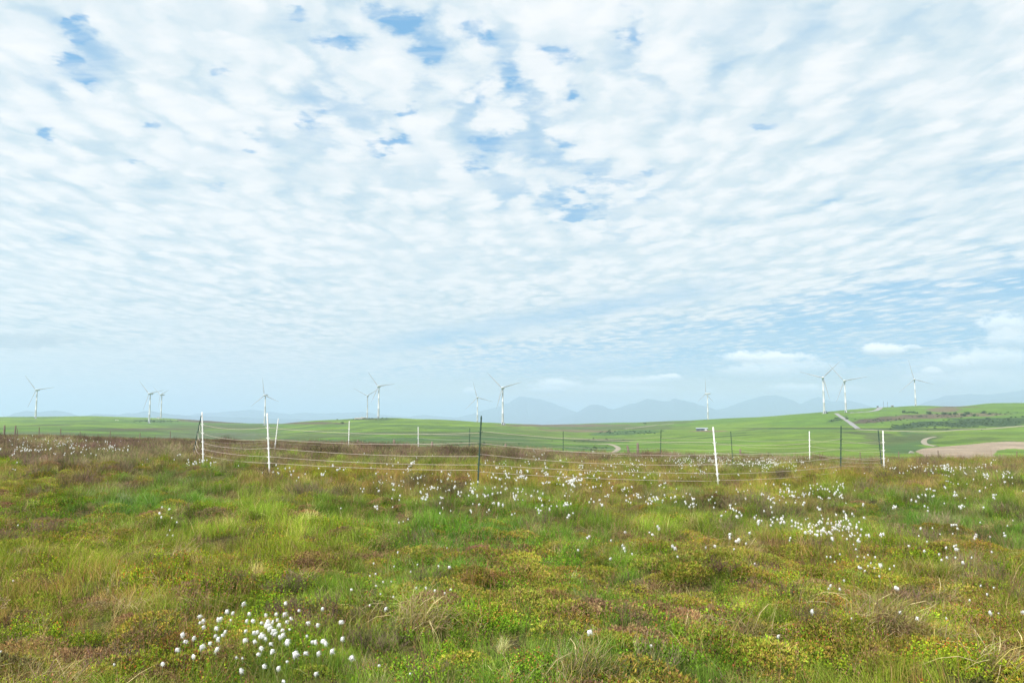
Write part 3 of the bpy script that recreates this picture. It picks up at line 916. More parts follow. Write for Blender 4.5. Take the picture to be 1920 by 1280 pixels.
sp = None
for i, (px, py, D, rot) in enumerate([(217, 787.3, 1010, .2), (221, 787.5, 1000, 2.9)]):
    x, y, z = place(px, py, D, .05)
    o = skin_sheep() if sp is None else sp.copy()
    sp = sp or o
    o.location = (x, y, z); o.rotation_euler.z = rot; o.scale = (1.4,) * 3
    COL.objects.link(o)
    tag(o, ['tiny white sheep grazing on the left green slope, left one of two', 'tiny white sheep grazing on the left green slope, right one of two'][i], 'sheep', 'sheep on the left pasture')

# rocks on the mound
def rock(name, loc, s, seed, mat):
    bm = bmesh.new(); bmesh.ops.create_icosphere(bm, subdivisions=3, radius=1)
    r_ = np.random.default_rng(seed)
    dirs = r_.normal(size=(14, 3)); dirs /= np.linalg.norm(dirs, axis=1)[:, None]; h = r_.uniform(.55, .95, 14)
    for vv in bm.verts:
        p_ = np.array(vv.co)
        for d, hh in zip(dirs, h):
            q = p_ @ d
            if q > hh: p_ = p_ - d * (q - hh)
        vv.co = Vector(p_ * np.array(s))
    me = bpy.data.meshes.new(name); bm.to_mesh(me); bm.free(); me.materials.append(mat)
    o = bpy.data.objects.new(name, me); o.location = loc; link(o); return o


for i, (px, py, D, s, lab) in enumerate([(672, 786, 960, (5, 3.5, 1.6), 'low grey rock outcrop on the mound, leftmost'), (681, 784.5, 965, (4, 3, 2.0), 'grey rock outcrop just left of the V-bladed turbine'),
                                    (667, 785.5, 965, (3, 2.5, 1.3), 'small grey rock beside the leftmost outcrop of the mound'), (1709, 851, 370, (1.3, .9, .8), 'pale boulder at the tip of the ploughed field')]):
    x, y, z = place(px, py, D, .05)
    o = rock('rock', (x, y, z + s[2] * .3), s, i + 5, M_STONE); tag(o, lab, 'rock')

# ------------------------------------------------------------------ vegetation pieces (numpy)
def jit(c, n, rng, dv=.18, dh=.08):
    c = np.asarray(c)[None, :] * (1 + rng.normal(0, dv, (n, 1))) * (1 + rng.normal(0, dh, (n, 3)))
    return np.clip(c, .004, .9)


def strips(root, dirn, length, width, droop, col0, col1, seg=4, rng=RNG, side=None):
    """ribbons growing from root along dirn, bending over by droop; returns V, F(quads), C"""
    n = len(root)
    if side is None:
        ph = rng.uniform(0, 2 * np.pi, n)
        side = np.stack([np.cos(ph), np.sin(ph), np.zeros(n)], 1)
    t = np.linspace(0, 1, seg + 1)
    pos = np.zeros((n, seg + 1, 3)); pos[:, 0] = root
    d = dirn.copy()
    horiz = d.copy(); horiz[:, 2] = 0
    hn = np.linalg.norm(horiz, axis=1, keepdims=True) + 1e-6; horiz = horiz / hn
    for k in range(seg):
        pos[:, k + 1] = pos[:, k] + d * (length / seg)[:, None]
        d = d + horiz * (droop * .5)[:, None] * (k + 1) / seg - np.array([0, 0, 1.]) * (droop * .9)[:, None] * (k + 1) / seg
        d /= np.linalg.norm(d, axis=1, keepdims=True)
    w = width[:, None] * (1 - t[None] ** 1.5 * .92)
    L = pos - side[:, None] * w[..., None] / 2; Rr = pos + side[:, None] * w[..., None] / 2
    V = np.stack([L, Rr], 2).reshape(-1, 3)
    base = (np.arange(n) * (seg + 1) * 2)[:, None]
    q = []
    for k in range(seg):
        q.append(np.stack([base[:, 0] + 2*k, base[:, 0] + 2*k+1, base[:, 0] + 2*k+3, base[:, 0] + 2*k+2], 1))
    Fq = np.stack(q, 1).reshape(-1, 4)
    C = col0[:, None] * (1 - t[None, :, None]) + col1[:, None] * t[None, :, None]
    C = np.repeat(C[:, :, None], 2, 2).reshape(-1, 3)
    return V, Fq, C, pos


def leaves(cent, nrm_dir, size, cols, rng, aspect=.55):
    """one pointed quad leaf per centre, oriented along nrm_dir"""
    n = len(cent)
    d = nrm_dir / (np.linalg.norm(nrm_dir, axis=1, keepdims=True) + 1e-6)
    r = rng.normal(size=(n, 3)); s = np.cross(d, r); s /= np.linalg.norm(s, axis=1, keepdims=True) + 1e-6
    up = np.cross(s, d)
    a = cent; b = cent + d * size[:, None] * .5 + s * (size * aspect * .5)[:, None] + up * (size * .08)[:, None]
    c = cent + d * size[:, None]; e = cent + d * size[:, None] * .5 - s * (size * aspect * .5)[:, None] + up * (size * .08)[:, None]
    V = np.stack([a, b, c, e], 1).reshape(-1, 3)
    Fq = np.arange(n * 4).reshape(n, 4)
    return V, Fq, np.repeat(cols, 4, 0)


def merge(parts):
    V = []; Fq = []; C = []; o = 0
    for v_, f_, c_ in parts:
        V.append(v_); Fq.append(f_ + o); C.append(c_); o += len(v_)
    return np.concatenate(V), np.concatenate(Fq), np.concatenate(C)


def dirs(n, rng, spread, lean=(0, 0)):
    ph = rng.uniform(0, 2*np.pi, n); th = np.abs(rng.normal(0, spread, n))
    d = np.stack([np.cos(ph) * np.sin(th) + lean[0], np.sin(ph) * np.sin(th) + lean[1], np.cos(th)], 1)
    return d / np.linalg.norm(d, axis=1, keepdims=True)


G1 = (.185, .285, .034); G2 = (.245, .305, .055); G3 = (.115, .220, .028); STRAW = (.47, .40, .21); RED = (.30, .175, .085); OCH = (.335, .285, .09)


def grass_tuft(seed, n=80, h=.24, w=.0042, spread=.30, rad=.13, palette=((G1, .45), (G2, .25), (G3, .16), (STRAW, .07), (RED, .07)), droop=.5, lean=(.08, 0), tip=None):
    rng = np.random.default_rng(seed)
    ph = rng.uniform(0, 2*np.pi, n); rr_ = rad * np.sqrt(rng.uniform(0, 1, n))
    root = np.stack([rr_ * np.cos(ph), rr_ * np.sin(ph), np.full(n, -.02)], 1)
    d = dirs(n, rng, spread, lean)
    ln = h * rng.uniform(.5, 1.15, n)
    pr = np.array([p_[1] for p_ in palette]); ci = rng.choice(len(palette), n, p=pr / pr.sum())
    base = np.array([p_[0] for p_ in palette])[ci] * (1 + rng.normal(0, .18, (n, 1)))
    base = np.clip(base, .01, .8)
    c0 = base * .9; c1 = np.clip(base * 1.1 + np.array([.03, .015, .0]), 0, .8)
    if tip is not None: c1 = c1 * .4 + np.array(tip) * .6
    V, Fq, C, _ = strips(root, d, ln, np.full(n, w) * rng.uniform(.6, 1.3, n), droop * rng.uniform(.2, 1.4, n), c0, c1, 4, rng)
    return V, Fq, C


def dry_tuft(seed, n=60, h=.26):
    rng = np.random.default_rng(seed)
    pal = ((STRAW, .45), ((.36, .26, .15), .25), ((.26, .20, .13), .2), (OCH, .1))
    V1 = grass_tuft(seed, n, h, .0042, .65, .08, pal, 1.7, (.15, 0))
    V2 = grass_tuft(seed + 50, n // 2, h * .8, .0038, .3, .08, ((G2, .5), (OCH, .5)), .8)
    return merge([V1, V2])


def bilberry(seed, n=46, h=.15, rad=.15, orange=.16):
    rng = np.random.default_rng(seed)
    ph = rng.uniform(0, 2*np.pi, n); rr_ = rad * np.sqrt(rng.uniform(0, 1, n))
    root = np.stack([rr_ * np.cos(ph), rr_ * np.sin(ph), np.full(n, -.02)], 1)
    d = dirs(n, rng, .35); ln = h * rng.uniform(.6, 1.15, n) * (1 - .35 * (rr_ / rad)**2)
    stem = jit((.10, .13, .035), n, rng)
    V, Fq, C, pos = strips(root, d, ln, np.full(n, .003), np.full(n, .15), stem, stem, 3, rng)
    parts = [(V, Fq, C)]
    cen = []; dr = []; cl = []; sz = []
    for k in range(11):
        t = .25 + .75 * k / 10
        i = np.minimum((t * 3).astype(int) if hasattr(t, 'astype') else int(t * 3), 2); f = t * 3 - i
        c = pos[:, i] * (1 - f) + pos[:, i + 1] * f
        dd = dirs(n, rng, .9); dd[:, 2] = np.abs(dd[:, 2]) * .8 + .1
        cen.append(c); dr.append(dd); sz.append(rng.uniform(.011, .019, n) * (1.1 if k < 8 else .85))
        g = jit((.195, .31, .024), n, rng, .2)
        if k >= 8:
            msk = rng.uniform(0, 1, n) < orange
            g = g * np.array([1.35, 1.2, 1.0]); g[msk] = jit((.42, .17, .05), int(msk.sum()), rng)
        cl.append(np.clip(g, 0, .8))
    parts.append(leaves(np.concatenate(cen), np.concatenate(dr), np.concatenate(sz), np.concatenate(cl), rng, .62))
    return merge(parts)


def heather(seed, n=70, h=.30, rad=.20, pal=((.19, .135, .10), (.22, .18, .095), (.125, .155, .05))):
    rng = np.random.default_rng(seed)
    ph = rng.uniform(0, 2*np.pi, n); rr_ = rad * np.sqrt(rng.uniform(0, 1, n))
    root = np.stack([rr_ * np.cos(ph) * .6, rr_ * np.sin(ph) * .6, np.full(n, -.03)], 1)
    d = root.copy(); d[:, 2] = .22; d += rng.normal(0, .05, (n, 3)); d /= np.linalg.norm(d, axis=1, keepdims=True)
    ln = h * rng.uniform(.65, 1.1, n)
    base = np.array(pal)[rng.choice(3, n, p=[.5, .3, .2])] * (1 + rng.normal(0, .15, (n, 1)))
    V, Fq, C, pos = strips(root, d, ln, np.full(n, .004), rng.uniform(0, .4, n), base * .7, base, 4, rng)
    parts = [(V, Fq, C)]
    for k in range(1, 9):
        t = .3 + .7 * k / 8; i = min(int(t * 4), 3); f = t * 4 - i
        c = pos[:, i] * (1 - f) + pos[:, i + 1] * f
        dd = dirs(n, rng, .7); dd[:, 2] = np.abs(dd[:, 2])
        V, Fq, C, _ = strips(c, dd, rng.uniform(.03, .07, n), np.full(n, .0045), np.zeros(n), base, np.clip(base * rng.uniform(.9, 1.6, (n, 1)), 0, .6), 2, rng)
        parts.append((V, Fq, C))
    return merge(parts)


def moss(seed, n=520, rad=.20, h=.07, pal=((.37, .32, .055), (.26, .32, .04), (.36, .25, .075))):
    rng = np.random.default_rng(seed)
    ph = rng.uniform(0, 2*np.pi, n); rr_ = rad * np.sqrt(rng.uniform(0, 1, n))
    x = rr_ * np.cos(ph); y = rr_ * np.sin(ph)
    z = h * (1 - (rr_ / rad)**2) - .015 + rng.normal(0, .006, n) + .02 * (vnoise(x * 30 + seed, y * 30, seed) - .5)
    cen = np.stack([x, y, z], 1)
    out_d = np.stack([x / rad, y / rad, np.full(n, .9)], 1)
    base = np.array(pal)[rng.choice(3, n, p=[.45, .4, .15])] * (1 + rng.normal(0, .2, (n, 1)))
    parts = []
    for k in range(3):
        dd = out_d + rng.normal(0, .6, (n, 3))
        parts.append(leaves(cen, dd, rng.uniform(.010, .020, n), np.clip(base, .01, .8), rng, .4))
    return merge(parts)


def seedheads(seed, n=14, h=.34):
    """fine brown flowering stems standing over the grass"""
    rng = np.random.default_rng(seed)
    root = np.stack([rng.normal(0, .1, n), rng.normal(0, .1, n), np.zeros(n)], 1)
    d = dirs(n, rng, .2, (.1, 0)); ln = h * rng.uniform(.7, 1.2, n)
    c = jit((.25, .14, .075), n, rng)
    V, Fq, C, pos = strips(root, d, ln, np.full(n, .0022), rng.uniform(0, .5, n), c, c, 4, rng)
    parts = [(V, Fq, C)]
    for k in range(7):
        t = .72 + .28 * k / 6; i = min(int(t * 4), 3); f = t * 4 - i
        cc = pos[:, i] * (1 - f) + pos[:, i + 1] * f
        dd = dirs(n, rng, .5)
        parts.append(leaves(cc, dd, rng.uniform(.008, .016, n), jit((.30, .17, .10), n, rng), rng, .3))
    return merge(parts)


M_FOL = foliage('grass_blades', .28, 1.0, .42)
M_LEAF = foliage('shrub_leaves', .28, .95, .38)
M_WOODY = foliage('heather_twigs', .2, 1.0, .3)


def source(name, data, mat):
    V, Fq, C = data
    return bpy.data.objects.new(name, mesh_from(name, V, Fq, mat, smooth=False, cols=C))


def scatter(name, label, cat, sources, P, rot, scl, idx, tone):
    """one stuff object: clumps set on its points by geometry nodes"""
    c = bpy.data.collections.new(name + '_clumps')
    for s in sorted(sources, key=lambda q: q.name): c.objects.link(s)
    me = bpy.data.meshes.new(name)
    P = np.asarray(P, np.float32)
    me.vertices.add(len(P)); me.vertices.foreach_set('co', P.ravel())
    def attr(n_, ty, data, key):
        a_ = me.attributes.new(n_, ty, 'POINT'); a_.data.foreach_set(key, np.ascontiguousarray(data).ravel())
    attr('rot', 'FLOAT_VECTOR', np.asarray(rot, np.float32), 'vector')
    attr('scl', 'FLOAT_VECTOR', np.asarray(scl, np.float32), 'vector')
    attr('idx', 'INT', np.asarray(idx, np.int32), 'value')
    tn = np.ones((len(P), 4), np.float32); tn[:, :3] = tone
    a_ = me.attributes.new('tone', 'FLOAT_COLOR', 'POINT'); a_.data.foreach_set('color', tn.ravel())
    o = bpy.data.objects.new(name, me); link(o)
    g_ = bpy.data.node_groups.new(name, 'GeometryNodeTree')
    g_.interface.new_socket('Geometry', in_out='INPUT', socket_type='NodeSocketGeometry')
    g_.interface.new_socket('Geometry', in_out='OUTPUT', socket_type='NodeSocketGeometry')
    N_ = g_.nodes; L_ = g_.links
    i_ = N_.new('NodeGroupInput'); o_ = N_.new('NodeGroupOutput')
    ip = N_.new('GeometryNodeInstanceOnPoints'); ci = N_.new('GeometryNodeCollectionInfo')
    ci.inputs['Collection'].default_value = c; ci.inputs['Separate Children'].default_value = True; ci.inputs['Reset Children'].default_value = True
    def na(n_, ty):
        q = N_.new('GeometryNodeInputNamedAttribute'); q.data_type = ty; q.inputs['Name'].default_value = n_
        return next(s for s in q.outputs if s.enabled and s.name == 'Attribute')
    L_.new(i_.outputs[0], ip.inputs['Points']); L_.new(ci.outputs[0], ip.inputs['Instance'])
    ip.inputs['Pick Instance'].default_value = True
    L_.new(na('idx', 'INT'), ip.inputs['Instance Index'])
    L_.new(na('rot', 'FLOAT_VECTOR'), ip.inputs['Rotation'])
    L_.new(na('scl', 'FLOAT_VECTOR'), ip.inputs['Scale'])
    L_.new(ip.outputs[0], o_.inputs[0])
    md = o.modifiers.new('scatter', 'NODES'); md.node_group = g_
    tag(o, label, cat, kind='stuff')
    return o


def frand(D0, D1, dens, smax=.80, seed=1):
    """even scatter over the strip of moor between two depths, well past both sides of the view"""
    rng = np.random.default_rng(seed)
    D0 = 1.2 if D0 < 3 else D0
    W = smax * D1 + 4
    n = int(2 * W * (D1 - D0) * dens)
    x = rng.uniform(-W, W, n); D = rng.uniform(D0, D1, n)
    k = np.abs(x) < smax * D + 4
    return x[k], D[k]


# ---- what grows where
def patches(x, y):
    px, py = proj(x, y, land(x, y))
    n1 = fbm(x / 1.1, y / 1.3, 101, 4, .55); n2 = fbm(x / 3.2, y / 4.0, 111, 3); n3 = fbm(x / .55, y / .55, 121, 3)
    n4 = fbm(x / 1.6, y / 2.0, 131, 4, .55); n5 = fbm(x / 2.2, y / 2.2, 141, 3)
    def E(cx, cy, rx, ry): return np.exp(-ell(px, py, cx, cy, rx, ry))
    h = .55 * E(60, 845, 160, 22) + .9 * E(260, 850, 220, 22) + .8 * E(140, 868, 160, 12) + .8 * E(620, 840, 240, 16) + .75 * E(830, 858, 180, 14)
    h += .5 * E(1000, 858, 160, 10) + .35 * E(1500, 870, 150, 8) + .35 * E(1320, 862, 150, 7) + .4 * E(1850, 900, 100, 14) + .4 * E(1480, 985, 60, 14) + .4 * E(640, 935, 90, 12)
    h = h * .82
    h += .5 * E(1820, 1100, 70, 18) + .4 * E(560, 1110, 90, 22) + .45 * E(1590, 915, 40, 10) + .35 * E(1680, 930, 160, 12)
    cl_ = fbm(x / .8, y / 1.1, 161, 3)
    heath = sstep(.44, .60, n1 * .45 + cl_ * .30 + h * .42)
    red = np.clip(.75 * E(300, 915, 420, 30) + .5 * E(1720, 890, 300, 22) + .6 * E(1200, 955, 380, 30) + .5 * E(180, 1180, 260, 90) + .45 * E(1000, 900, 300, 20) + .3 * E(1850, 1000, 150, 60)
                  + .45 * sstep(.5, .66, n4) , 0, 1)
    gr = .9 * E(680, 1000, 330, 55) + .7 * E(330, 980, 160, 45) + .7 * E(1000, 1080, 200, 60) + .5 * E(1350, 990, 120, 25) + .5 * E(700, 1120, 200, 40) + .5 * E(560, 1240, 120, 50) + .6 * E(1300, 1230, 220, 50) + .4 * E(1650, 990, 90, 25)
    bil = .75 * E(60, 985, 110, 45) + .8 * E(400, 1110, 130, 40) + .6 * E(560, 1090, 90, 14) + .9 * E(775, 1165, 55, 22) + .7 * E(1200, 1160, 200, 45) + .8 * E(1500, 1215, 170, 55) + .7 * E(850, 1245, 180, 40)
    bil += .6 * E(940, 1130, 55, 22) + .6 * E(1650, 1110, 60, 30) + .6 * E(1500, 1080, 110, 30) + .5 * E(1800, 1170, 120, 30) + .5 * E(60, 1220, 90, 60) + .5 * E(1800, 1060, 80, 20) + .4 * E(1160, 1260, 120, 30)
    mos = .9 * E(360, 1250, 70, 30) + .9 * E(1540, 1225, 90, 32) + .6 * E(100, 1040, 60, 12) + .7 * E(400, 975, 40, 10) + .5 * E(1230, 1160, 50, 16) + .5 * E(850, 1262, 110, 20) + .4 * E(140, 1150, 60, 20) + .4 * E(1330, 1080, 60, 20)
    dry = .9 * E(1680, 1165, 120, 26) + .6 * E(340, 1040, 25, 12) + .6 * E(85, 1245, 60, 22) + .7 * E(800, 1175, 50, 18) + .6 * E(1350, 1010, 90, 16) + .5 * E(1500, 960, 60, 12) + .4 * E(1300, 1140, 80, 30) + .6 * E(1110, 1245, 50, 25) + .5 * E(1780, 1080, 80, 16) + .45 * E(1780, 990, 130, 20)
    lush = np.clip(E(1350, 1000, 90, 14) + E(1240, 1120, 80, 25) + E(1370, 1240, 70, 22) + .8 * E(1690, 990, 30, 12) + .8 * E(1890, 1130, 40, 30) + .5 * E(520, 1250, 90, 30), 0, 1)
    return dict(px=px, py=py, n1=n1, n2=n2, n3=n3, n4=n4, n5=n5, heath=heath, red=red, gr=np.clip(gr, 0, 1), bil=bil, mos=mos, dry=dry, lush=lush)


def rots(n, rng, tilt=.18):
    return np.stack([rng.normal(0, tilt, n), rng.normal(0, tilt, n), rng.uniform(0, 6.283, n)], 1)


rng = np.random.default_rng(77)
# grass -----------------------------------------------------------------
gsrc = []
palA = ((G1, .52), (G2, .22), (G3, .16), (STRAW, .04), (RED, .06))
palB = ((G2, .30), (OCH, .22), (RED, .22), (STRAW, .10), (G1, .16))
for k in range(3): gsrc.append(source('a_green_tuft_%d' % k, grass_tuft(200 + k, 100, .23, palette=palA), M_FOL))
for k in range(3): gsrc.append(source('b_brown_tuft_%d' % k, grass_tuft(210 + k, 90, .24, palette=palB, spread=.36, tip=(.30, .17, .08)), M_FOL))
for k in range(2): gsrc.append(source('c_lush_tuft_%d' % k, grass_tuft(220 + k, 120, .30, .0038, .34, .10, ((G3, .5), (G1, .45), (G2, .05)), .7), M_FOL))
for k in range(2): gsrc.append(source('d_tussock_%d' % k, grass_tuft(226 + k, 320, .34, .0036, .55, .07, ((G1, .45), (G2, .22), (G3, .20), (STRAW, .08), (OCH, .05)), 1.0, (.12, 0)), M_FOL))
gsrc.append(source('e_straw_tussock', grass_tuft(229, 260, .30, .0036, .60, .07, ((STRAW, .40), (G2, .30), (OCH, .2), (RED, .1)), 1.3, (.15, 0)), M_FOL))
Ps, Rs, Ss, Is, Ts = [], [], [], [], []
for bi, (D0, D1, dens, sc0) in enumerate([(2.6, 8, 62, .80), (8, 14, 40, .95), (14, 24, 20, 1.15), (24, 48, 7, 1.4), (48, 150, 1.6, 1.9)]):
    x, y = frand(D0, D1, dens, .80, 300 + bi)
    q = patches(x, y); n = len(x)
    gap = 1 - sstep(.30, .46, fbm(x / .38, y / .38, 197, 2))
    keep = rng.uniform(0, 1, n) < np.clip(1.1 - .65 * q['heath'] * (D0 >= 8) - .40 * np.clip(q['bil'], 0, 1) - .6 * np.clip(q['mos'], 0, 1) - .35 * gap * (D0 < 20), .12, 1)
    x = x[keep]; y = y[keep]; q = {k_: v_[keep] for k_, v_ in q.items()}; n = len(x)
    pb = np.clip(.12 + .68 * q['red'] - .50 * q['gr'] + .18 * sstep(9, 16, y), .03, .85)
    i = np.where(rng.uniform(0, 1, n) < pb, rng.integers(3, 6, n), rng.integers(0, 3, n))
    i = np.where(rng.uniform(0, 1, n) < q['lush'] * .8, rng.integers(6, 8, n), i)
    tus = rng.uniform(0, 1, n) < .035 + .13 * sstep(.56, .66, fbm(x / .7, y / .7, 191, 2))
    i = np.where(tus, rng.choice([8, 8, 9, 9, 10], n), i)
    s = sc0 * rng.uniform(.65, 1.2, n) * (1 - .35 * np.clip(q['bil'] + q['mos'], 0, 1)) * (1 + .25 * q['lush'])
    s = s * (.52 + .8 * fbm(x / .55, y / .55, 195, 2))
    hgt = s * (.75 + .6 * q['n5']) * (.9 if D0 < 24 else (.75 if D0 < 48 else .5))
    z = land(x, y)
    tone = np.ones((n, 3)) * (1 + rng.normal(0, .10, (n, 1)))
    tone *= (1 + (q['n2'][:, None] - .5) * np.array([[1.0, .3, -.1]])) * (1 + (fbm(x / .6, y / .6, 199, 3)[:, None] - .5) * np.array([[1.0, .9, .8]]))
    tone *= 1 + .12 * q['gr'][:, None] * np.array([[-.6, .5, -.3]])
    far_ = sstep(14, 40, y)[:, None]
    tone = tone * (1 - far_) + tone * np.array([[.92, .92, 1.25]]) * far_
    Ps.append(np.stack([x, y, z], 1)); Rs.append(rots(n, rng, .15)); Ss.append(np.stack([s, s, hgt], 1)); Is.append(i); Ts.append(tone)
scatter('moor_grass', 'green and reddish brown moor grass covering the ground', 'grass', gsrc, *[np.concatenate(q_) for q_ in (Ps, Rs, Ss, Is, Ts)])

# dry bent tussocks -------------------------------------------------------
dsrc = [source('a_dry_tuft_%d' % k, dry_tuft(240 + k), M_FOL) for k in range(3)] + [source('b_seed_stems_%d' % k, seedheads(250 + k), M_FOL) for k in range(2)]
Ps, Rs, Ss, Is, Ts = [], [], [], [], []
for bi, (D0, D1, dens) in enumerate([(2.6, 9, 34), (9, 20, 12), (20, 48, 4)]):
    x, y = frand(D0, D1, dens, .80, 320 + bi)
    q = patches(x, y); n = len(x)
    pd = np.clip(.05 + q['dry'] * .9 + .22 * sstep(.56, .7, q['n3']), 0, 1)
    seed = rng.uniform(0, 1, n) < (.16 + .35 * q['red'])
    dry = rng.uniform(0, 1, n) < pd
    keep = seed | dry
    i = np.where(dry, rng.integers(0, 3, n), rng.integers(3, 5, n))
    x, y, i = x[keep], y[keep], i[keep]; n = len(x)
    s = rng.uniform(.6, 1.15, n) * (1 + .3 * sstep(9, 30, y))
    tone = np.ones((n, 3)) * (1 + rng.normal(0, .15, (n, 1)))
    Ps.append(np.stack([x, y, land(x, y)], 1)); Rs.append(rots(n, rng, .2)); Ss.append(np.stack([s, s, s * .95], 1)); Is.append(i); Ts.append(tone)
FANS = [(1625, 1140, 1.5), (1650, 1150, 1.6), (1680, 1158, 1.7), (1705, 1165, 1.6), (1725, 1180, 1.4), (1600, 1135, 1.2), (85, 1250, 1.3), (60, 1240, 1.1), (345, 1045, 1.2), (790, 1150, 1.2), (812, 1170, 1.3), (770, 1165, 1.1),
        (1115, 1250, 1.5), (1100, 1262, 1.2), (1495, 965, 1.3), (1480, 972, 1.1), (1370, 1015, 1.3), (1400, 1020, 1.2), (1350, 1025, 1.1), (990, 985, 1.2), (1150, 985, 1.2), (1765, 1085, 1.3), (1800, 1075, 1.2), (1310, 1160, 1.1), (1400, 1175, 1.3), (230, 1065, .9), (1860, 1230, 1.3), (960, 940, 1.1), (700, 1015, 1.0)]
fx = []; 
for px_, py_, s_ in FANS:
    ds = np.geomspace(2.6, 40, 300); xx, yy, zz = at(px_, py_, ds); k_ = np.where(zz < base_z(xx, ds) + .15)[0][0]
    for _ in range(2): fx.append((float(xx[k_]) + rng.normal(0, .06), float(ds[k_]) + rng.normal(0, .06), s_ * rng.uniform(.8, 1.1)))
fx = np.array(fx); n = len(fx)
Ps.append(np.stack([fx[:, 0], fx[:, 1], land(fx[:, 0], fx[:, 1]) + .03], 1)); Rs.append(np.stack([rng.normal(0, .2, n), rng.normal(.25, .15, n), rng.normal(0, .7, n)], 1))
Ss.append(np.stack([fx[:, 2]] * 3, 1)); Is.append(rng.integers(0, 3, n)); Ts.append(np.full((n, 3), .92))
scatter('dry_grass', 'bent straw coloured dead grass and thin brown seed stems', 'dry grass', dsrc, *[np.concatenate(q_) for q_ in (Ps, Rs, Ss, Is, Ts)])

# bilberry ----------------------------------------------------------------
bsrc = [source('a_sprigs_%d' % k, bilberry(260 + k, orange=.12 + .12 * k), M_LEAF) for k in range(3)]
Ps, Rs, Ss, Is, Ts = [], [], [], [], []
for bi, (D0, D1, dens) in enumerate([(2.6, 9, 46), (9, 20, 20), (20, 45, 3)]):
    x, y = frand(D0, D1, dens, .80, 340 + bi)
    q = patches(x, y); n = len(x)
    pb = np.clip(q['bil'] * 1.0 + .75 * sstep(.52, .66, fbm(x / .9, y / .9, 151, 3)) * (1 - .6 * q['gr']) + .12, 0, 1) * (1 - .6 * sstep(11, 22, y))
    keep = rng.uniform(0, 1, n) < pb
    q = {k_: v_[keep] for k_, v_ in q.items()}
    x, y = x[keep], y[keep]; n = len(x)
    s = rng.uniform(.7, 1.15, n); hh = s * (.8 + .7 * (q['n3'] - .3))
    tone = np.ones((n, 3)) * (1 + rng.normal(0, .12, (n, 1))) * (1 + (q['n2'][:, None] - .5) * np.array([[.9, .2, .0]]))
    Ps.append(np.stack([x, y, land(x, y)], 1)); Rs.append(rots(n, rng, .12)); Ss.append(np.stack([s, s, hh], 1)); Is.append(rng.integers(0, 3, n)); Ts.append(tone)
scatter('bilberry_shrubs', 'low bright green bilberry with orange tips among the grass', 'ground cover', bsrc, *[np.concatenate(q_) for q_ in (Ps, Rs, Ss, Is, Ts)])

# moss ----------------------------------------------------------------------
msrc = [source('a_cushion_%d' % k, moss(280 + k), M_LEAF) for k in range(3)] + [source('b_rust_cushion_%d' % k, moss(284 + k, pal=((.27, .16, .085), (.34, .24, .11), (.24, .20, .07))), M_LEAF) for k in range(2)]
Ps, Rs, Ss, Is, Ts = [], [], [], [], []
for bi, (D0, D1, dens) in enumerate([(2.6, 9, 26), (9, 18, 12)]):
    x, y = frand(D0, D1, dens, .80, 360 + bi)
    q = patches(x, y); n = len(x)
    keep = rng.uniform(0, 1, n) < np.clip(q['mos'] * .9 + .8 * sstep(.56, .66, q['n4']) + .10, 0, 1)
    x, y = x[keep], y[keep]; n = len(x)
    s = rng.uniform(.6, 1.3, n)
    tone = np.ones((n, 3)) * (1 + rng.normal(0, .15, (n, 1))) * (1 + rng.normal(0, .08, (n, 3)))
    Ps.append(np.stack([x, y, land(x, y) + .03], 1)); Rs.append(rots(n, rng, .15)); Ss.append(np.stack([s, s, s * 1.1], 1)); ru = fbm(x / .9, y / .9, 203, 3) + rng.normal(0, .05, n) > .64
    Is.append(np.where(ru, rng.integers(3, 5, n), rng.integers(0, 3, n))); Ts.append(tone)
scatter('moss_cushions', 'golden green moss cushions between the grass tufts', 'moss', msrc, *[np.concatenate(q_) for q_ in (Ps, Rs, Ss, Is, Ts)])

# heather ---------------------------------------------------------------------
hsrc = [source('a_heather_%d' % k, heather(290 + k), M_WOODY) for k in range(4)]
Ps, Rs, Ss, Is, Ts = [], [], [], [], []
for bi, (D0, D1, dens, sc0) in enumerate([(2.6, 9, 26, .60), (9, 20, 12, .85), (20, 48, 6.5, 1.15), (48, 140, 1.4, 1.7)]):
    x, y = frand(D0, D1, dens, .80, 380 + bi)
    q = patches(x, y); n = len(x)
    keep = rng.uniform(0, 1, n) < np.clip(q['heath'] * 1.0 + .03 + .12 * sstep(20, 45, y), 0, 1)
    q = {k_: v_[keep] for k_, v_ in q.items()}
    x, y = x[keep], y[keep]; n = len(x)
    s = sc0 * rng.uniform(.6, 1.2, n); hh = s * (.45 + 1.0 * q['n3']) * (.55 if D0 > 40 else 1)
    tone = np.ones((n, 3)) * (1 + rng.normal(0, .22, (n, 1))) * (1 + (q['n5'][:, None] - .5) * np.array([[.9, 1.6, .6]])) * (1 + (fbm(x / 1.2, y / 2.2, 171, 2)[:, None] - .5) * 1.3)
    Ps.append(np.stack([x, y, land(x, y)], 1)); Rs.append(rots(n, rng, .15)); Ss.append(np.stack([s, s, hh], 1)); Is.append(rng.integers(0, 4, n)); Ts.append(tone)
scatter('heather', 'dark brown woody heather clumps across the moor', 'heather', hsrc, *[np.concatenate(q_) for q_ in (Ps, Rs, Ss, Is, Ts)])

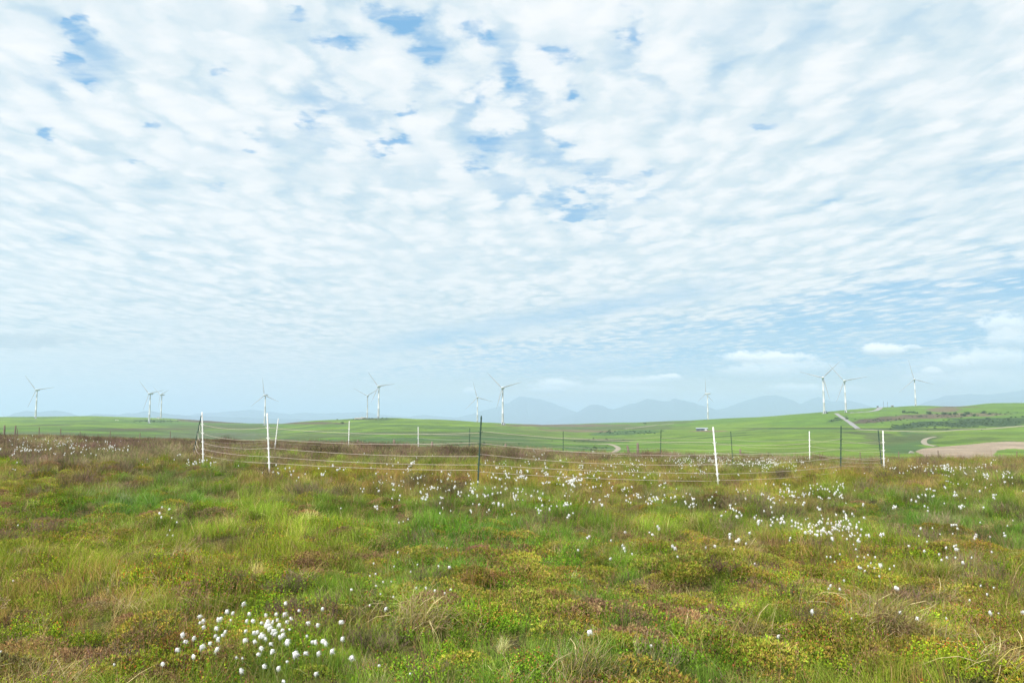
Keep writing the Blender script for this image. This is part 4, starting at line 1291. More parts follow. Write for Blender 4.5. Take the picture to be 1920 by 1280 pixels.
# ------------------------------------------------------------------ gorse and thorn bushes on the right hill
def bush_mesh(seed, spiky=0.):
    rng_ = np.random.default_rng(seed)
    n = 1500
    lobes = rng_.normal(0, 1, (9, 3)) * np.array([.45, .4, .2]) + np.array([0, 0, .55]); lr = rng_.uniform(.25, .48, 9)
    li = rng_.integers(0, 9, n); d = rng_.normal(size=(n, 3)); d /= np.linalg.norm(d, axis=1, keepdims=True)
    c = lobes[li] + d * (lr[li] * rng_.uniform(.7, 1.05, n))[:, None]
    c[:, 2] = np.maximum(c[:, 2], .02)
    col = jit((.065, .11, .028), n, rng_, .35)
    V, Fq, C = leaves(c, d + rng_.normal(0, .5, (n, 3)), rng_.uniform(.09, .18, n), col, rng_, .7)
    return V, Fq, C


m, nt, out = material('gorse_leaves')
a = nt.new('ShaderNodeAttribute', attribute_name='Col')
d = nt.new('ShaderNodeBsdfDiffuse'); t = nt.new('ShaderNodeBsdfTranslucent'); nt.put(d.inputs[0], a.outputs['Color']); nt.put(t.inputs[0], a.outputs['Color'])
mx = nt.new('ShaderNodeMixShader'); mx.inputs[0].default_value = .2; nt.l.new(d.outputs[0], mx.inputs[1]); nt.l.new(t.outputs[0], mx.inputs[2]); nt.l.new(mx.outputs[0], out.inputs[0])
M_GORSE = m
bush_me = []
for k in range(4):
    V, Fq, C = bush_mesh(500 + k); bush_me.append(mesh_from('gorse_crown', V, Fq, M_GORSE, smooth=False, cols=C))
BUSH = [(1695, 774, 880, 3.6, 'leftmost of the row'), (1701, 774.5, 880, 2.6, 'second of the row'), (1706, 774, 885, 3.0, 'third of the row'), (1712.5, 774.5, 885, 3.8, 'fourth of the row, rounded'),
        (1719, 775, 885, 2.4, 'small one closing the row'), (1743.5, 776.5, 870, 4.4, 'alone below the single skyline turbine'), (1771.5, 777, 860, 4.2, 'leftmost of three on the brown strip'),
        (1781, 777.5, 860, 3.4, 'middle of three on the brown strip'), (1791.5, 777, 860, 3.8, 'right of three on the brown strip'), (1808, 780, 840, 4.4, 'low wide one above the green gully'),
        (1814.5, 776.5, 860, 5.0, 'tallest one above the green gully'), (1827, 780, 840, 4.0, 'right of the tallest gully bush'), (1845.5, 774.5, 880, 4.0, 'upper of two near the right edge'),
        (1856, 777, 860, 2.8, 'lower of two near the right edge'), (1588, 786, 800, 2.4, 'low one on the slope beside the straight track'), (1559, 790, 790, 2.2, 'low one left of the straight track'),
        (642, 795, 920, 2.6, 'tiny one alone on the middle green hill'), (1210, 794.5, 1180, 3.4, 'tiny one on the brown ridge left of the shed'), (1552, 775, 892, 1.6, 'tiny one at the foot of the leftmost hilltop turbine')]
for k, (px, py, D, w, txt) in enumerate(BUSH):
    x, y, z = place(px, py, D, .06)
    root = empty('bush', (x, y, z - .1), 'dark green gorse bush, ' + txt, 'bush', 'dark bushes scattered over the far hills')
    o = bpy.data.objects.new('crown', bush_me[k % 4]); link(o, root); o.scale = (w * .62, w * .62, w * .62 * rr.uniform(.85, 1.2)); o.rotation_euler.z = rr.uniform(0, 6)
    m = MB(); m.tube([(0, 0, -.3), (.05, 0, w * .2), (.12, .05, w * .45)], [w*.05, w*.04, w*.02], 6); m.build('trunk', M_WOOD, root)
# dense gorse in the gully: nobody could count it
Ps = []
rg = np.random.default_rng(9)
for (cx, cy, rx, ry, n, D) in [(1850, 791, 80, 7, 130, 740), (1795, 797, 50, 5, 50, 700), (1720, 797, 50, 6, 55, 700), (1650, 788, 45, 3, 34, 800), (1740, 780, 60, 2.5, 26, 850), (1840, 776, 70, 2, 40, 870), (690, 785.5, 40, 1.5, 60, 965),
                               (300, 790, 50, 2.0, 50, 1150), (1570, 786, 14, 2, 16, 820), (1120, 825, 50, 3, 20, 560), (1170, 811, 60, 2.5, 50, 700), (1110, 840, 40, 4, 40, 450), (600, 829, 120, 3, 60, 500), (860, 832, 100, 3, 60, 480)]:
    for _ in range(n):
        px = rg.normal(cx, rx * .55); py = rg.normal(cy, ry * .6)
        best = None
        ds = np.linspace(D * .75, D * 1.3, 24); xx, yy, zz = at(px, py, ds); e = np.abs(zz - land(xx, ds * np.ones(24)))
        j = int(np.argmin(e)); Ps.append((float(xx[j]), float(ds[j])))
Ps = np.array(Ps); n = len(Ps)
s = rg.uniform(.5, 1.5, n) * np.clip(Ps[:, 1] / 800, .35, 1.1) * .75
scatter('gorse_scrub', 'dense dark green scrub filling the gullies of the far hills', 'scrub', [source('a_scrub_%d' % k, bush_mesh(520 + k), M_GORSE) for k in range(3)],
        np.stack([Ps[:, 0], Ps[:, 1], land(Ps[:, 0], Ps[:, 1]) - .1], 1), np.stack([np.zeros(n), np.zeros(n), rg.uniform(0, 6, n)], 1), np.stack([s * 1.3, s * 1.3, s * .8], 1), rg.integers(0, 3, n), np.ones((n, 3)))

# ------------------------------------------------------------------ cotton grass
def cotton_head(seed):
    rng_ = np.random.default_rng(seed)
    bm = bmesh.new(); bmesh.ops.create_icosphere(bm, subdivisions=3, radius=1)
    P_ = np.array([v_.co for v_ in bm.verts]); Fc = np.array([[v_.index for v_ in f_.verts] for f_ in bm.faces]); bm.free()
    k = 1 + .55 * (fbm(P_[:, 0] * 1.6 + 5 + seed, P_[:, 1] * 1.6 + P_[:, 2] * 1.7, seed, 4, .6) - .5) * 2
    dx = rng_.uniform(.1, .4)
    P2 = P_ * k[:, None] * np.array([.0094, .0080, .0100])
    P2[:, 0] += dx * .014 * (P_[:, 2] < 0) * -P_[:, 2]; P2[:, 2] -= .001 * (P_[:, 2] < 0)
    V = P2; Fq = np.concatenate([Fc, Fc[:, 2:3]], 1)
    n = 520
    d = rng_.normal(size=(n, 3)); d /= np.linalg.norm(d, axis=1, keepdims=True)
    root = d * np.array([.0078, .0066, .0084])
    dd = d + np.array([.9, 0, -.45]); dd /= np.linalg.norm(dd, axis=1, keepdims=True)
    col = np.full((n, 3), .86)
    V2, F2, C2, _ = strips(root, dd, rng_.uniform(.004, .019, n) * (.35 + 1.1 * rng_.uniform(0, 1, n) ** 2), np.full(n, .0012), np.full(n, .3), col, col, 2, rng_)
    tri = Fc
    # build mesh with triangles and quads together
    me = bpy.data.meshes.new('seed_head')
    VV = np.concatenate([V, V2])
    me.from_pydata(VV.tolist(), [], [tuple(f_) for f_ in tri.tolist()] + [tuple(f_) for f_ in (F2 + len(V)).tolist()])
    me.polygons.foreach_set('use_smooth', np.ones(len(me.polygons), bool))
    me.materials.append(M_COTTON); me.update()
    return me


m, nt, out = material('cotton_fluff')
d = nt.new('ShaderNodeBsdfDiffuse'); d.inputs[0].default_value = (.88, .88, .86, 1); t = nt.new('ShaderNodeBsdfTranslucent'); t.inputs[0].default_value = (.85, .85, .83, 1)
mx = nt.new('ShaderNodeMixShader'); mx.inputs[0].default_value = .3; nt.l.new(d.outputs[0], mx.inputs[1]); nt.l.new(t.outputs[0], mx.inputs[2]); nt.l.new(mx.outputs[0], out.inputs[0])
M_COTTON = m
M_STEM = simple('cotton_stem', (.13, .18, .05), .8, .2, 10)
HEADS = [cotton_head(600 + k) for k in range(5)]


def stem_mesh(seed):
    """unit stem: head end at origin, root one unit below, leaning"""
    r_ = random.Random(seed); m_ = MB()
    bx, by = r_.uniform(-.28, -.02), r_.uniform(-.15, .15)
    pts = []
    for k in range(6):
        t = k / 5
        pts.append((bx * (1 - t) ** 1.6, by * (1 - t) ** 1.6, -(1 - t)))
    m_.tube(pts, [.0032, .0034, .0032, .003, .0028, .004], 5)
    me = bpy.data.meshes.new('stem'); me.from_pydata(m_.v, [], m_.f); me.materials.append(M_STEM)
    me.polygons.foreach_set('use_smooth', np.ones(len(me.polygons), bool)); me.update()
    return me


STEMS = [stem_mesh(k) for k in range(5)]
EX = []   # px, py, size, cluster
def Zl(off, lst, cl, s0=1.0):
    for t_ in lst:
        s = {'b': 1.3, 's': .62}.get(t_[2] if len(t_) > 2 else '', 1.0)
        EX.append((off[0] + t_[0] / 4, off[1] + t_[1] / 4, s * s0, cl))


Zl((0, 960), [(1825, 685, 'b'), (1702, 740), (1745, 755), (1868, 760), (1493, 780), (1525, 810), (1500, 825), (1635, 800), (1655, 795), (1730, 805, 's'), (1850, 812), (1892, 815), (1525, 860), (1622, 868), (1688, 893), (1843, 887),
              (1367, 917), (1452, 940), (1390, 965), (1615, 925), (1635, 950), (1668, 920), (1835, 957), (1907, 967), (1572, 980), (1513, 1007), (1627, 1025), (1330, 1027), (1450, 1075), (1220, 1132), (1772, 1085, 's'), (1818, 1090, 's'), (1808, 1183), (1905, 900)], 'near')
Zl((480, 960), [(220, 680), (320, 737), (498, 722), (72, 767), (150, 762), (215, 762), (262, 795), (230, 820), (40, 827), (88, 815), (125, 820), (158, 805), (173, 842), (387, 828), (462, 842), (635, 820, 'b'), (95, 845), (112, 862), (95, 875),
                (130, 885), (118, 905), (140, 912), (197, 880), (38, 915), (28, 932), (50, 925), (8, 895), (72, 945), (175, 935), (200, 920), (235, 967, 'b'), (420, 970), (445, 972), (500, 962, 'b'), (522, 980), (648, 945), (110, 985), (38, 1015), (122, 1035), (115, 1050, 's'),
                (15, 1062), (292, 1060, 'b'), (372, 1055), (466, 1057), (570, 1040), (717, 1087, 'b'), (58, 1153), (168, 1165), (232, 1117, 's'), (450, 1207), (205, 1262, 's'), (380, 925, 's'), (250, 875, 's'), (80, 830), (75, 850)], 'near')
Zl((0, 960), [(855, 1138, 's'), (98, 512, 's'), (135, 95, 's'), (5, 1040, 's')], 'solo', .8)
Zl((0, 960), [(1195, 5), (1210, 35), (1287, 40, 's'), (1327, 73), (1273, 132, 's'), (1255, 168, 's'), (1295, 187, 's'), (1268, -25), (1215, -40)], 'four', 1.0)
Zl((480, 960), [(1063, 298), (882, 380), (1211, 390), (897, 460), (1035, 405, 's'), (1368, 445), (1447, 510, 'b'), (853, 515, 's'), (952, 533, 's'), (1013, 530, 's'), (900, 565), (713, 602), (1200, 602), (1272, 625), (1460, 612), (933, 625, 's'), (1030, 643, 's'),
                (1340, 652), (1413, 675), (852, 695, 's'), (973, 720, 'b'), (1158, 447, 's'), (1432, 265, 's'), (921, 1163, 's'), (1155, 1212, 's')], 'mid', .75)
Zl((960, 960), [(583, 945, 'b'), (1043, 1013, 's'), (1243, 433, 's'), (1820, 385, 's')], 'solo')
Zl((960, 960), [(425, 22, 'b'), (415, 38), (457, 5), (847, 147), (1090, 105), (1100, 122), (1030, 150), (1050, 165), (563, 190), (577, 180), (742, 210, 's'), (828, 248), (840, 268), (847, 290, 's'), (1202, 252, 'b'), (1222, 268), (494, 281, 's'), (900, 310, 's'), (737, 347),
                (1570, 25), (1685, 30, 'b'), (1848, 68, 'b'), (1848, 88), (1633, 165, 'b'), (1632, 188), (1682, 215, 'b'), (1700, 203, 'b'), (1780, 155), (1520, 250), (1453, 262, 's'), (1755, 232, 's'), (1665, 275, 's')], 'tuss', 1.05)
Zl((1440, 960), [(1553, 180, 'b'), (1560, 165, 'b'), (1548, 196, 'b'), (1775, 175, 'b'), (1768, 155), (1663, 183), (1145, 118), (1130, 175, 's'), (1385, 160, 's'), (1290, 163, 's'), (1408, 275, 'b'), (1395, 252), (1410, 246, 's'), (1335, 265), (1170, 288),
                 (1055, 250), (1340, 337), (1282, 313, 's'), (1300, 355, 's'), (1405, 337, 's'), (1527, 337, 's'), (1460, 375), (1192, 218, 's'), (1590, 75, 's'), (1835, 60, 's'), (1795, 100, 's'), (1677, 295, 's')], 'right', .95)
Zl((1440, 960), [(660, 275), (803, 337), (840, 390, 'b'), (843, 402), (680, 410), (694, 415), (725, 437, 's'), (770, 380, 's'), (750, 400, 's'), (722, 337, 's'), (750, 318, 's'), (670, 330, 's'), (797, 415, 's'), (912, 422, 's'), (945, 400, 's'), (833, 477, 's'),
                 (468, 547), (453, 570, 's'), (537, 573), (568, 510, 's'), (440, 333, 's'), (468, 333, 's'), (538, 313, 's'), (640, 240, 's'), (592, 198), (618, 178), (680, 195, 's'), (500, 370, 's')], 'below', .85)
Zl((1440, 960), [(958, 562, 'b'), (975, 570), (987, 750, 'b'), (330, 738, 'b'), (1117, 793), (1337, 793, 's'), (1665, 752, 'b'), (1728, 755, 's'), (1910, 745, 'b'), (1512, 657), (1642, 612, 's'), (1692, 563, 's'), (1595, 548, 's'), (75, 928), (625, 795, 's')], 'solo', .85)
N_EX = len(EX)
rg = np.random.default_rng(55)
for cl, cx, cy, rx, ry, n, s in [
        ('patch', 1545, 985, 75, 22, 95, .95), ('patch', 1600, 990, 40, 18, 30, .95), ('band', 1515, 922, 75, 15, 85, .95), ('band', 1470, 935, 25, 15, 15, 1.15), ('centre', 900, 925, 110, 30, 75, 1.0), ('centre', 750, 905, 70, 22, 38, .85),
        ('dense', 1070, 905, 32, 13, 42, 1.2), ('dense', 1080, 925, 90, 18, 50, 1.0), ('dense', 980, 885, 60, 12, 26, 1.1), ('centre2', 1240, 930, 70, 18, 55, .9), ('r3', 1400, 940, 60, 30, 26, .9),
        ('f1', 1310, 862, 60, 7, 120, .9), ('f1', 1420, 866, 60, 7, 80, .9), ('f1', 1200, 862, 60, 8, 24, .9), ('f2', 1470, 866, 40, 8, 60, .9), ('f3', 1765, 879, 75, 8, 75, .9), ('f3', 1850, 895, 60, 14, 26, .9),
        ('r4', 1790, 935, 110, 30, 40, 1.0), ('f4', 80, 823, 80, 6, 62, .95), ('f4', 85, 841, 95, 7, 85, .95), ('f5', 200, 838, 80, 8, 38, 1.0), ('g', 370, 862, 40, 8, 30, 1.0), ('g', 560, 876, 80, 9, 30, .95),
        ('g', 720, 870, 60, 6, 12, 1.2), ('g', 750, 852, 60, 8, 10, .8), ('g2', 1130, 880, 90, 12, 60, .9), ('g2', 1000, 862, 70, 9, 24, .9), ('x', 1250, 885, 110, 10, 40, .8), ('g2', 900, 885, 120, 14, 30, .9), ('x', 850, 950, 200, 20, 14, .9), ('x', 1560, 880, 100, 8, 12, .8), ('f4', 215, 828, 20, 4, 8, 1.0)]:
    for _ in range(int(n * (1.45 if cl in ('centre', 'dense', 'centre2', 'f1', 'f2', 'r3', 'patch', 'g2', 'r4', 'f3') else 1))):
        a_ = rg.normal(0, .5, 2)
        if rg.uniform() < .5 and len(EX) > N_EX and EX[-1][3] == cl:   # heads come in small groups
            bx_, by_ = EX[-1][0] + rg.normal(0, 4), EX[-1][1] + rg.normal(0, 2.5)
        else: bx_, by_ = cx + a_[0] * rx * 1.3, cy + a_[1] * ry * 1.3
        EX.append((bx_, by_, s * rg.uniform(.5, 1.15), cl))
inst = []
for px, py, s, cl in EX:
    hgt = {'near': .24, 'mid': .2, 'solo': .2, 'four': .24, 'f4': .46, 'f5': .44, 'f1': .40, 'f2': .38, 'f3': .38, 'g': .38, 'g2': .36}.get(cl, .28)
    ds = np.geomspace(2.5, 130, 420)
    xx, yy, zz = at(px, py, ds)
    zg = base_z(xx, ds * np.ones_like(xx)) + hgt
    e = zz - zg
    k = np.where(e < 0)[0]
    if len(k) == 0:
        D = {'f4': 60, 'f5': 50}.get(cl, 42) * rg.uniform(.8, 1.1)
    else: D = ds[k[0]]
    x, y, z = [float(q_) for q_ in at(px, py, D)]
    zgr = land1(x, y)
    z = max(z, zgr + .12)
    if z - zgr > .5: z = zgr + rg.uniform(.28, .45)
    inst.append((D, x, y, z, zgr, s, cl, px, py))
inst.sort(key=lambda t_: -t_[5] / t_[0])
PLACE = {'near': 'dense bunch at the lower left', 'mid': 'scatter above the leafy tussock', 'solo': 'open grass of the foreground', 'four': 'small handful on green grass at left',
         'tuss': 'sparse middle right grass', 'right': 'right-hand moor', 'below': 'edge below the crowded right patch', 'patch': 'crowded patch on the right', 'band': 'band before the green corner post',
         'centre': 'drift before the tall green post', 'dense': 'dense drift right of the tall green post', 'centre2': 'drift left of the leaning white post', 'r3': 'grass at the leaning white post', 'r4': 'moor right of the rightmost white post'}
lone = {(1105.75, 'x'): 1}
groups = {}
for t_ in inst[:300]: groups.setdefault(t_[6], []).append(t_)
special = {}
for cl, L_ in groups.items():
    if len(L_) < 6: continue
    special[id(min(L_, key=lambda q_: q_[7]))] = 'leftmost'
    special[id(max(L_, key=lambda q_: q_[7]))] = 'rightmost'
    special[id(min(L_, key=lambda q_: q_[8]))] = 'topmost'
    special[id(max(L_, key=lambda q_: q_[8]))] = 'lowest'
    special[id(L_[0])] = 'largest looking'
rc = random.Random(12)
for i, t_ in enumerate(inst[:300]):
    D, x, y, z, zg, s, cl, px, py = t_
    root = empty('cotton_grass', (x, y, zg))
    h = z - zg
    a_ = bpy.data.objects.new('seed_head', HEADS[i % 5]); link(a_, root); a_.location = (0, 0, h)
    k = s * rc.uniform(.92, 1.12) * (1.0 if D < 9 else 1.15)
    k *= .75 if cl == 'near' else .76
    a_.scale = (k * rc.uniform(.8, 1.3), k * rc.uniform(.8, 1.1), k * rc.uniform(.75, 1.35)); a_.rotation_euler = (rc.uniform(-.4, .4), rc.uniform(-.3, .5), rc.uniform(-1, 1))
    b_ = bpy.data.objects.new('stem', STEMS[i % 5]); link(b_, root); b_.location = (0, 0, h); hs = h + .05
    b_.scale = (hs * .9, hs * .9, hs)
    # keep the stem's thickness near two millimetres
    cat = 'cotton grass'
    if abs(px - 1105.75) < 1 and abs(py - 1196) < 6: lab = 'large lone white cotton grass head low in the middle foreground'
    elif id(t_) in special: lab = special[id(t_)] + ' white cotton grass head of the ' + PLACE.get(cl, 'far drift along the moor edge')
    else: lab = 'white fluffy cotton grass head in the ' + PLACE.get(cl, 'far drift along the moor edge')
    root['kind'] = 'thing'
    tag(root, lab, cat, 'cotton grass heads: ' + PLACE.get(cl, 'far drift along the moor edge'))
rest = inst[300:]
csrc = []
for k in range(3):
    me = HEADS[k].copy(); bm = bmesh.new(); bm.from_mesh(me); bm2 = bmesh.new(); bm2.from_mesh(STEMS[k])
    for v_ in bm2.verts: v_.co = v_.co * .3
    tmp = bpy.data.meshes.new('t'); bm2.to_mesh(tmp); nf = len(bm.faces); bm.from_mesh(tmp)
    bm.faces.ensure_lookup_table()
    for f_ in bm.faces[nf:]: f_.material_index = 1
    bm.to_mesh(me); bm.free(); bm2.free(); me.materials.append(M_STEM)
    csrc.append(bpy.data.objects.new('a_cotton_%d' % k, me))
n = len(rest)
sz = np.array([t_[5] * .92 * rc.uniform(.9, 1.15) for t_ in rest])
scatter('cotton_grass_drifts', 'countless small white cotton grass heads farther across the moor', 'cotton grass', csrc, np.array([(t_[1], t_[2], t_[3]) for t_ in rest]),
        np.stack([rg.normal(0, .15, n), rg.normal(0, .15, n), rg.normal(0, .6, n)], 1), np.stack([sz, sz, sz * 1.1], 1), rg.integers(0, 3, n), np.ones((n, 3)))

# ------------------------------------------------------------------ haze
def box_obj(name, lo, hi, mat):
    V = [(x_, y_, z_) for x_ in (lo[0], hi[0]) for y_ in (lo[1], hi[1]) for z_ in (lo[2], hi[2])]
    me = bpy.data.meshes.new(name); me.from_pydata(V, [], [(0,1,3,2),(4,6,7,5),(0,4,5,1),(2,3,7,6),(0,2,6,4),(1,5,7,3)]); me.materials.append(mat)
    bm = bmesh.new(); bm.from_mesh(me); bmesh.ops.recalc_face_normals(bm, faces=bm.faces); bm.to_mesh(me); bm.free()
    o_ = bpy.data.objects.new(name, me); link(o_); return o_


HAZE_D = .00017
m, nt, out = material('thin_haze')
pv = nt.new('ShaderNodeVolumePrincipled')
pv.inputs['Color'].default_value = (.605, .775, .95, 1); pv.inputs['Density'].default_value = HAZE_D; pv.inputs['Anisotropy'].default_value = .15
nt.l.new(pv.outputs[0], out.inputs['Volume'])
hz = box_obj('haze', (-52000, -400, -140), (52000, 31000, 440), m)
tag(hz, 'thin bluish haze lying over the far hills and mountains', 'haze', kind='stuff')

# ------------------------------------------------------------------ sun and sky
SUN_EL, SUN_AZ = R(52), R(215)     # azimuth clockwise from +Y (north): behind the camera's left shoulder
sd = Vector((math.sin(SUN_AZ) * math.cos(SUN_EL), math.cos(SUN_AZ) * math.cos(SUN_EL), math.sin(SUN_EL)))
ld = bpy.data.lights.new('sun', 'SUN'); ld.energy = 2.6; ld.angle = R(6); ld.color = (1, .965, .91)
lo = bpy.data.objects.new('sun', ld); lo.rotation_euler = sd.to_track_quat('Z', 'Y').to_euler(); lo.location = (0, -20, 60); link(lo)

world = bpy.data.worlds.new('World'); sc.world = world; world.use_nodes = True
world.node_tree.nodes.clear()
w = NT(world.node_tree)
wout = w.new('ShaderNodeOutputWorld')
sky = w.new('ShaderNodeTexSky', sky_type='NISHITA')
sky.sun_disc = False; sky.sun_elevation = SUN_EL; sky.sun_rotation = SUN_AZ; sky.air_density = 1.0; sky.dust_density = .6; sky.ozone_density = 1.5; sky.altitude = 200
tc = w.new('ShaderNodeTexCoord')
sp_ = w.new('ShaderNodeSeparateXYZ'); w.l.new(tc.outputs['Generated'], sp_.inputs[0])
dx, dy, dz = sp_.outputs
EXPO = 1.5
zc = w.m('MAXIMUM', dz, .0)
ze = w.m('ADD', zc, .012)
u_ = w.m('DIVIDE', dx, ze); v_ = w.m('DIVIDE', dy, ze)
P2 = w.comb(u_, v_, 0.)
# bearing and height as slopes, for the features that sit at one place of the sky
ys_ = w.m('MAXIMUM', dy, .05)
A_ = w.m('DIVIDE', dx, ys_); E_ = w.m('DIVIDE', zc, ys_)
# altocumulus sheet: puffy cells, drawn out away from the viewer
warp = w.noise(P2, 2.6, 2, .5)
warp2 = w.noise(w.comb(v_, u_, 3.), 2.6, 2, .5)
fw1 = w.noise(P2, 16., 4, .6); fw2 = w.noise(w.comb(v_, u_, 5.), 16., 4, .6)
wx = w.m('ADD', w.m('MULTIPLY_ADD', w.m('SUBTRACT', warp, .5), .20, u_), w.m('MULTIPLY', w.m('SUBTRACT', fw1, .5), .075))
wy = w.m('ADD', w.m('MULTIPLY_ADD', w.m('SUBTRACT', warp2, .5), .22, v_), w.m('MULTIPLY', w.m('SUBTRACT', fw2, .5), .14))
wx = w.m('MULTIPLY_ADD', wy, .06, wx)


def cells(fx, fy, sm, off):
    c_ = w.new('ShaderNodeTexVoronoi', feature='SMOOTH_F1')
    w.put(c_.inputs['Vector'], w.comb(w.m('MULTIPLY', wx, fx), w.m('MULTIPLY', wy, fy), off)); c_.inputs['Scale'].default_value = 1; c_.inputs['Smoothness'].default_value = sm
    c_.inputs['Randomness'].default_value = .85
    return w.m('SUBTRACT', 1.0, c_.outputs['Distance'])


pA = cells(8.2, 4.4, .7, 0.); pB = cells(17.0, 10.0, .6, 4.)
puff = w.m('ADD', w.m('MULTIPLY', pA, .74), w.m('MULTIPLY', pB, .26))
Pn = w.comb(wx, w.m('MULTIPLY', wy, .6), 1.7)
fine = w.noise(Pn, 20.0, 5, .6)
mid = w.noise(Pn, 2.6, 3, .5)
big = w.noise(w.comb(u_, w.m('MULTIPLY', v_, .6), 9.), .55, 3, .5)
dens = w.m('ADD', w.m('MULTIPLY', puff, .95), w.m('MULTIPLY', fine, .22))
dens = w.m('ADD', dens, w.m('MULTIPLY', mid, .45))
dens = w.m('ADD', dens, w.m('MULTIPLY', big, .25))
# gaps seen in the photograph's sheet (photo column, row, half width, half height, depth)
HOLES = [(135, 42, 16, 10, .8), (160, 68, 18, 9, .75), (125, 118, 13, 10, .7), (158, 147, 18, 10, .8), (640, 82, 30, 12, .9), (715, 20, 34, 14, .8), (755, 48, 28, 14, .9), (792, 104, 24, 11, .8), (880, 50, 20, 16, .8), (898, 72, 20, 12, .7), (950, 138, 24, 18, .9), (1043, 104, 28, 17, .9), (1183, 68, 16, 24, .7), (725, 272, 34, 11, .85),
         (575, 220, 24, 14, .8), (764, 212, 12, 10, .7), (474, 277, 14, 8, .7), (1075, 394, 34, 12, .9), (1130, 345, 50, 9, .85), (1190, 328, 26, 10, .7), (412, 138, 16, 14, .7), (546, 28, 20, 10, .7), (88, 250, 16, 12, .75), (1430, 235, 22, 9, .6), (1048, 262, 18, 10, .6),
         (900, 180, 12, 20, .6), (915, 268, 20, 12, .6), (880, 310, 20, 12, .55), (285, 238, 14, 8, .6), (1075, 178, 18, 8, .6), (255, 300, 22, 6, .5), (1180, 10, 20, 14, .5), (1055, 10, 20, 12, .5), (415, 355, 30, 8, .35)]
SOFT = [(770, 90, 160, 100, .75), (1060, 340, 200, 70, .8), (140, 110, 100, 90, .7), (1250, 130, 160, 110, .5), (1450, 60, 220, 70, .4), (1150, 430, 120, 30, .5), (950, 180, 140, 150, .7), (640, 200, 140, 110, .6), (440, 230, 140, 90, .5), (1560, 180, 260, 80, .35), (800, 330, 220, 60, .35)]
hw1 = w.noise(P2, 9.0, 4, .6); hw2 = w.noise(w.comb(v_, u_, 8.), 9.0, 4, .6)
Ah = w.m('MULTIPLY_ADD', w.m('SUBTRACT', hw1, .5), .085, A_); Eh = w.m('MULTIPLY_ADD', w.m('SUBTRACT', hw2, .5), .07, E_)
hn = w.noise(P2, 26.0, 5, .7)


def blobs(lst, A, E):
    tot = None
    for hx_, hy_, rx_, ry_, dp in lst:
        rx3, ry3, rz3 = ray(hx_, hy_); ax = float(rx3 / ry3); ez = float(rz3 / ry3)
        qa = w.m('MULTIPLY', w.m('SUBTRACT', A, ax), F / rx_); qe = w.m('MULTIPLY', w.m('SUBTRACT', E, ez), F / ry_ * .92)
        r2 = w.m('ADD', w.m('MULTIPLY', qa, qa), w.m('MULTIPLY', qe, qe))
        g_ = w.m('MULTIPLY', w.m('DIVIDE', 1.0, w.m('ADD', 1.0, w.m('MULTIPLY', r2, r2))), dp)
        tot = g_ if tot is None else w.m('MAXIMUM', tot, g_)
    return tot


HOLES = [(a_, b_, c_ * 1.1, d_ * 1.1, e_) for a_, b_, c_, d_, e_ in HOLES]
hole = w.m('MULTIPLY', blobs(HOLES, Ah, Eh), w.m('MULTIPLY', w.m('MULTIPLY_ADD', hn, 1.2, .25), w.mr(puff, .85, .40, .15, 1.5, False)))
seam = w.m('MULTIPLY', w.mr(w.m('ADD', puff, w.m('MULTIPLY', w.m('SUBTRACT', hn, .5), .35)), .66, .36), blobs(SOFT, Ah, Eh))
# the sheet ends along a slanting edge, leaving clearer sky low on the right
edge = w.m('ADD', w.m('MULTIPLY', A_, .165), w.m('MULTIPLY', w.m('SUBTRACT', w.noise(w.comb(A_, w.m('MULTIPLY', E_, 6.), 0.), 3.2, 4, .6), .5), .07))
edge = w.m('SUBTRACT', E_, w.m('ADD', edge, .082))                            # >0 inside the sheet
sheet = w.mr(edge, -.03, .05)
leftfill = w.m('MULTIPLY', w.mr(A_, -.15, -.5), w.mr(E_, .02, .10))
sheet = w.m('MAXIMUM', sheet, leftfill)
dens = w.m('ADD', dens, w.m('MULTIPLY', w.m('SUBTRACT', sheet, 1.0), .55))
dens = w.m('ADD', dens, w.m('MULTIPLY', w.mr(E_, .20, .08), .04))
alpha = w.mr(dens, .30, .86)
alpha = w.m('MULTIPLY', alpha, w.m('SUBTRACT', 1.0, w.mr(w.m('ADD', hole, w.m('MULTIPLY', seam, .90)), .12, 1.15, 0., .95)))
sd_ = w.m('SUBTRACT', w.m('SUBTRACT', E_, w.m('MULTIPLY_ADD', A_, .175, .122)), w.m('MULTIPLY', w.m('SUBTRACT', mid, .5), .02))
sd_ = w.m('MULTIPLY', sd_, 95.)
stk = w.m('DIVIDE', 1.0, w.m('ADD', 1.0, w.m('MULTIPLY', w.m('MULTIPLY', sd_, sd_), w.m('MULTIPLY', sd_, sd_))))
stk = w.m('MULTIPLY', stk, w.m('MULTIPLY', w.mr(A_, -.24, -.10), w.mr(A_, .34, .16)))
alpha = w.m('MULTIPLY', alpha, w.m('SUBTRACT', 1.0, w.m('MULTIPLY', stk, w.m('MULTIPLY_ADD', fine, .9, .15))))
# brightness of the sheet: thick bright hearts, greyer blue seams
lit = w.mr(w.m('ADD', w.m('MULTIPLY', puff, 1.0), w.m('ADD', w.m('MULTIPLY', mid, .35), w.m('MULTIPLY', fine, .36))), .60, 1.13)


def disp(r, g, b):
    f = lambda c_: ((c_ / 255 + .055) / 1.055) ** 2.4 if c_ > 10 else 0
    k_ = 2 ** -EXPO
    return (f(r) * k_, f(g) * k_, f(b) * k_, 1)


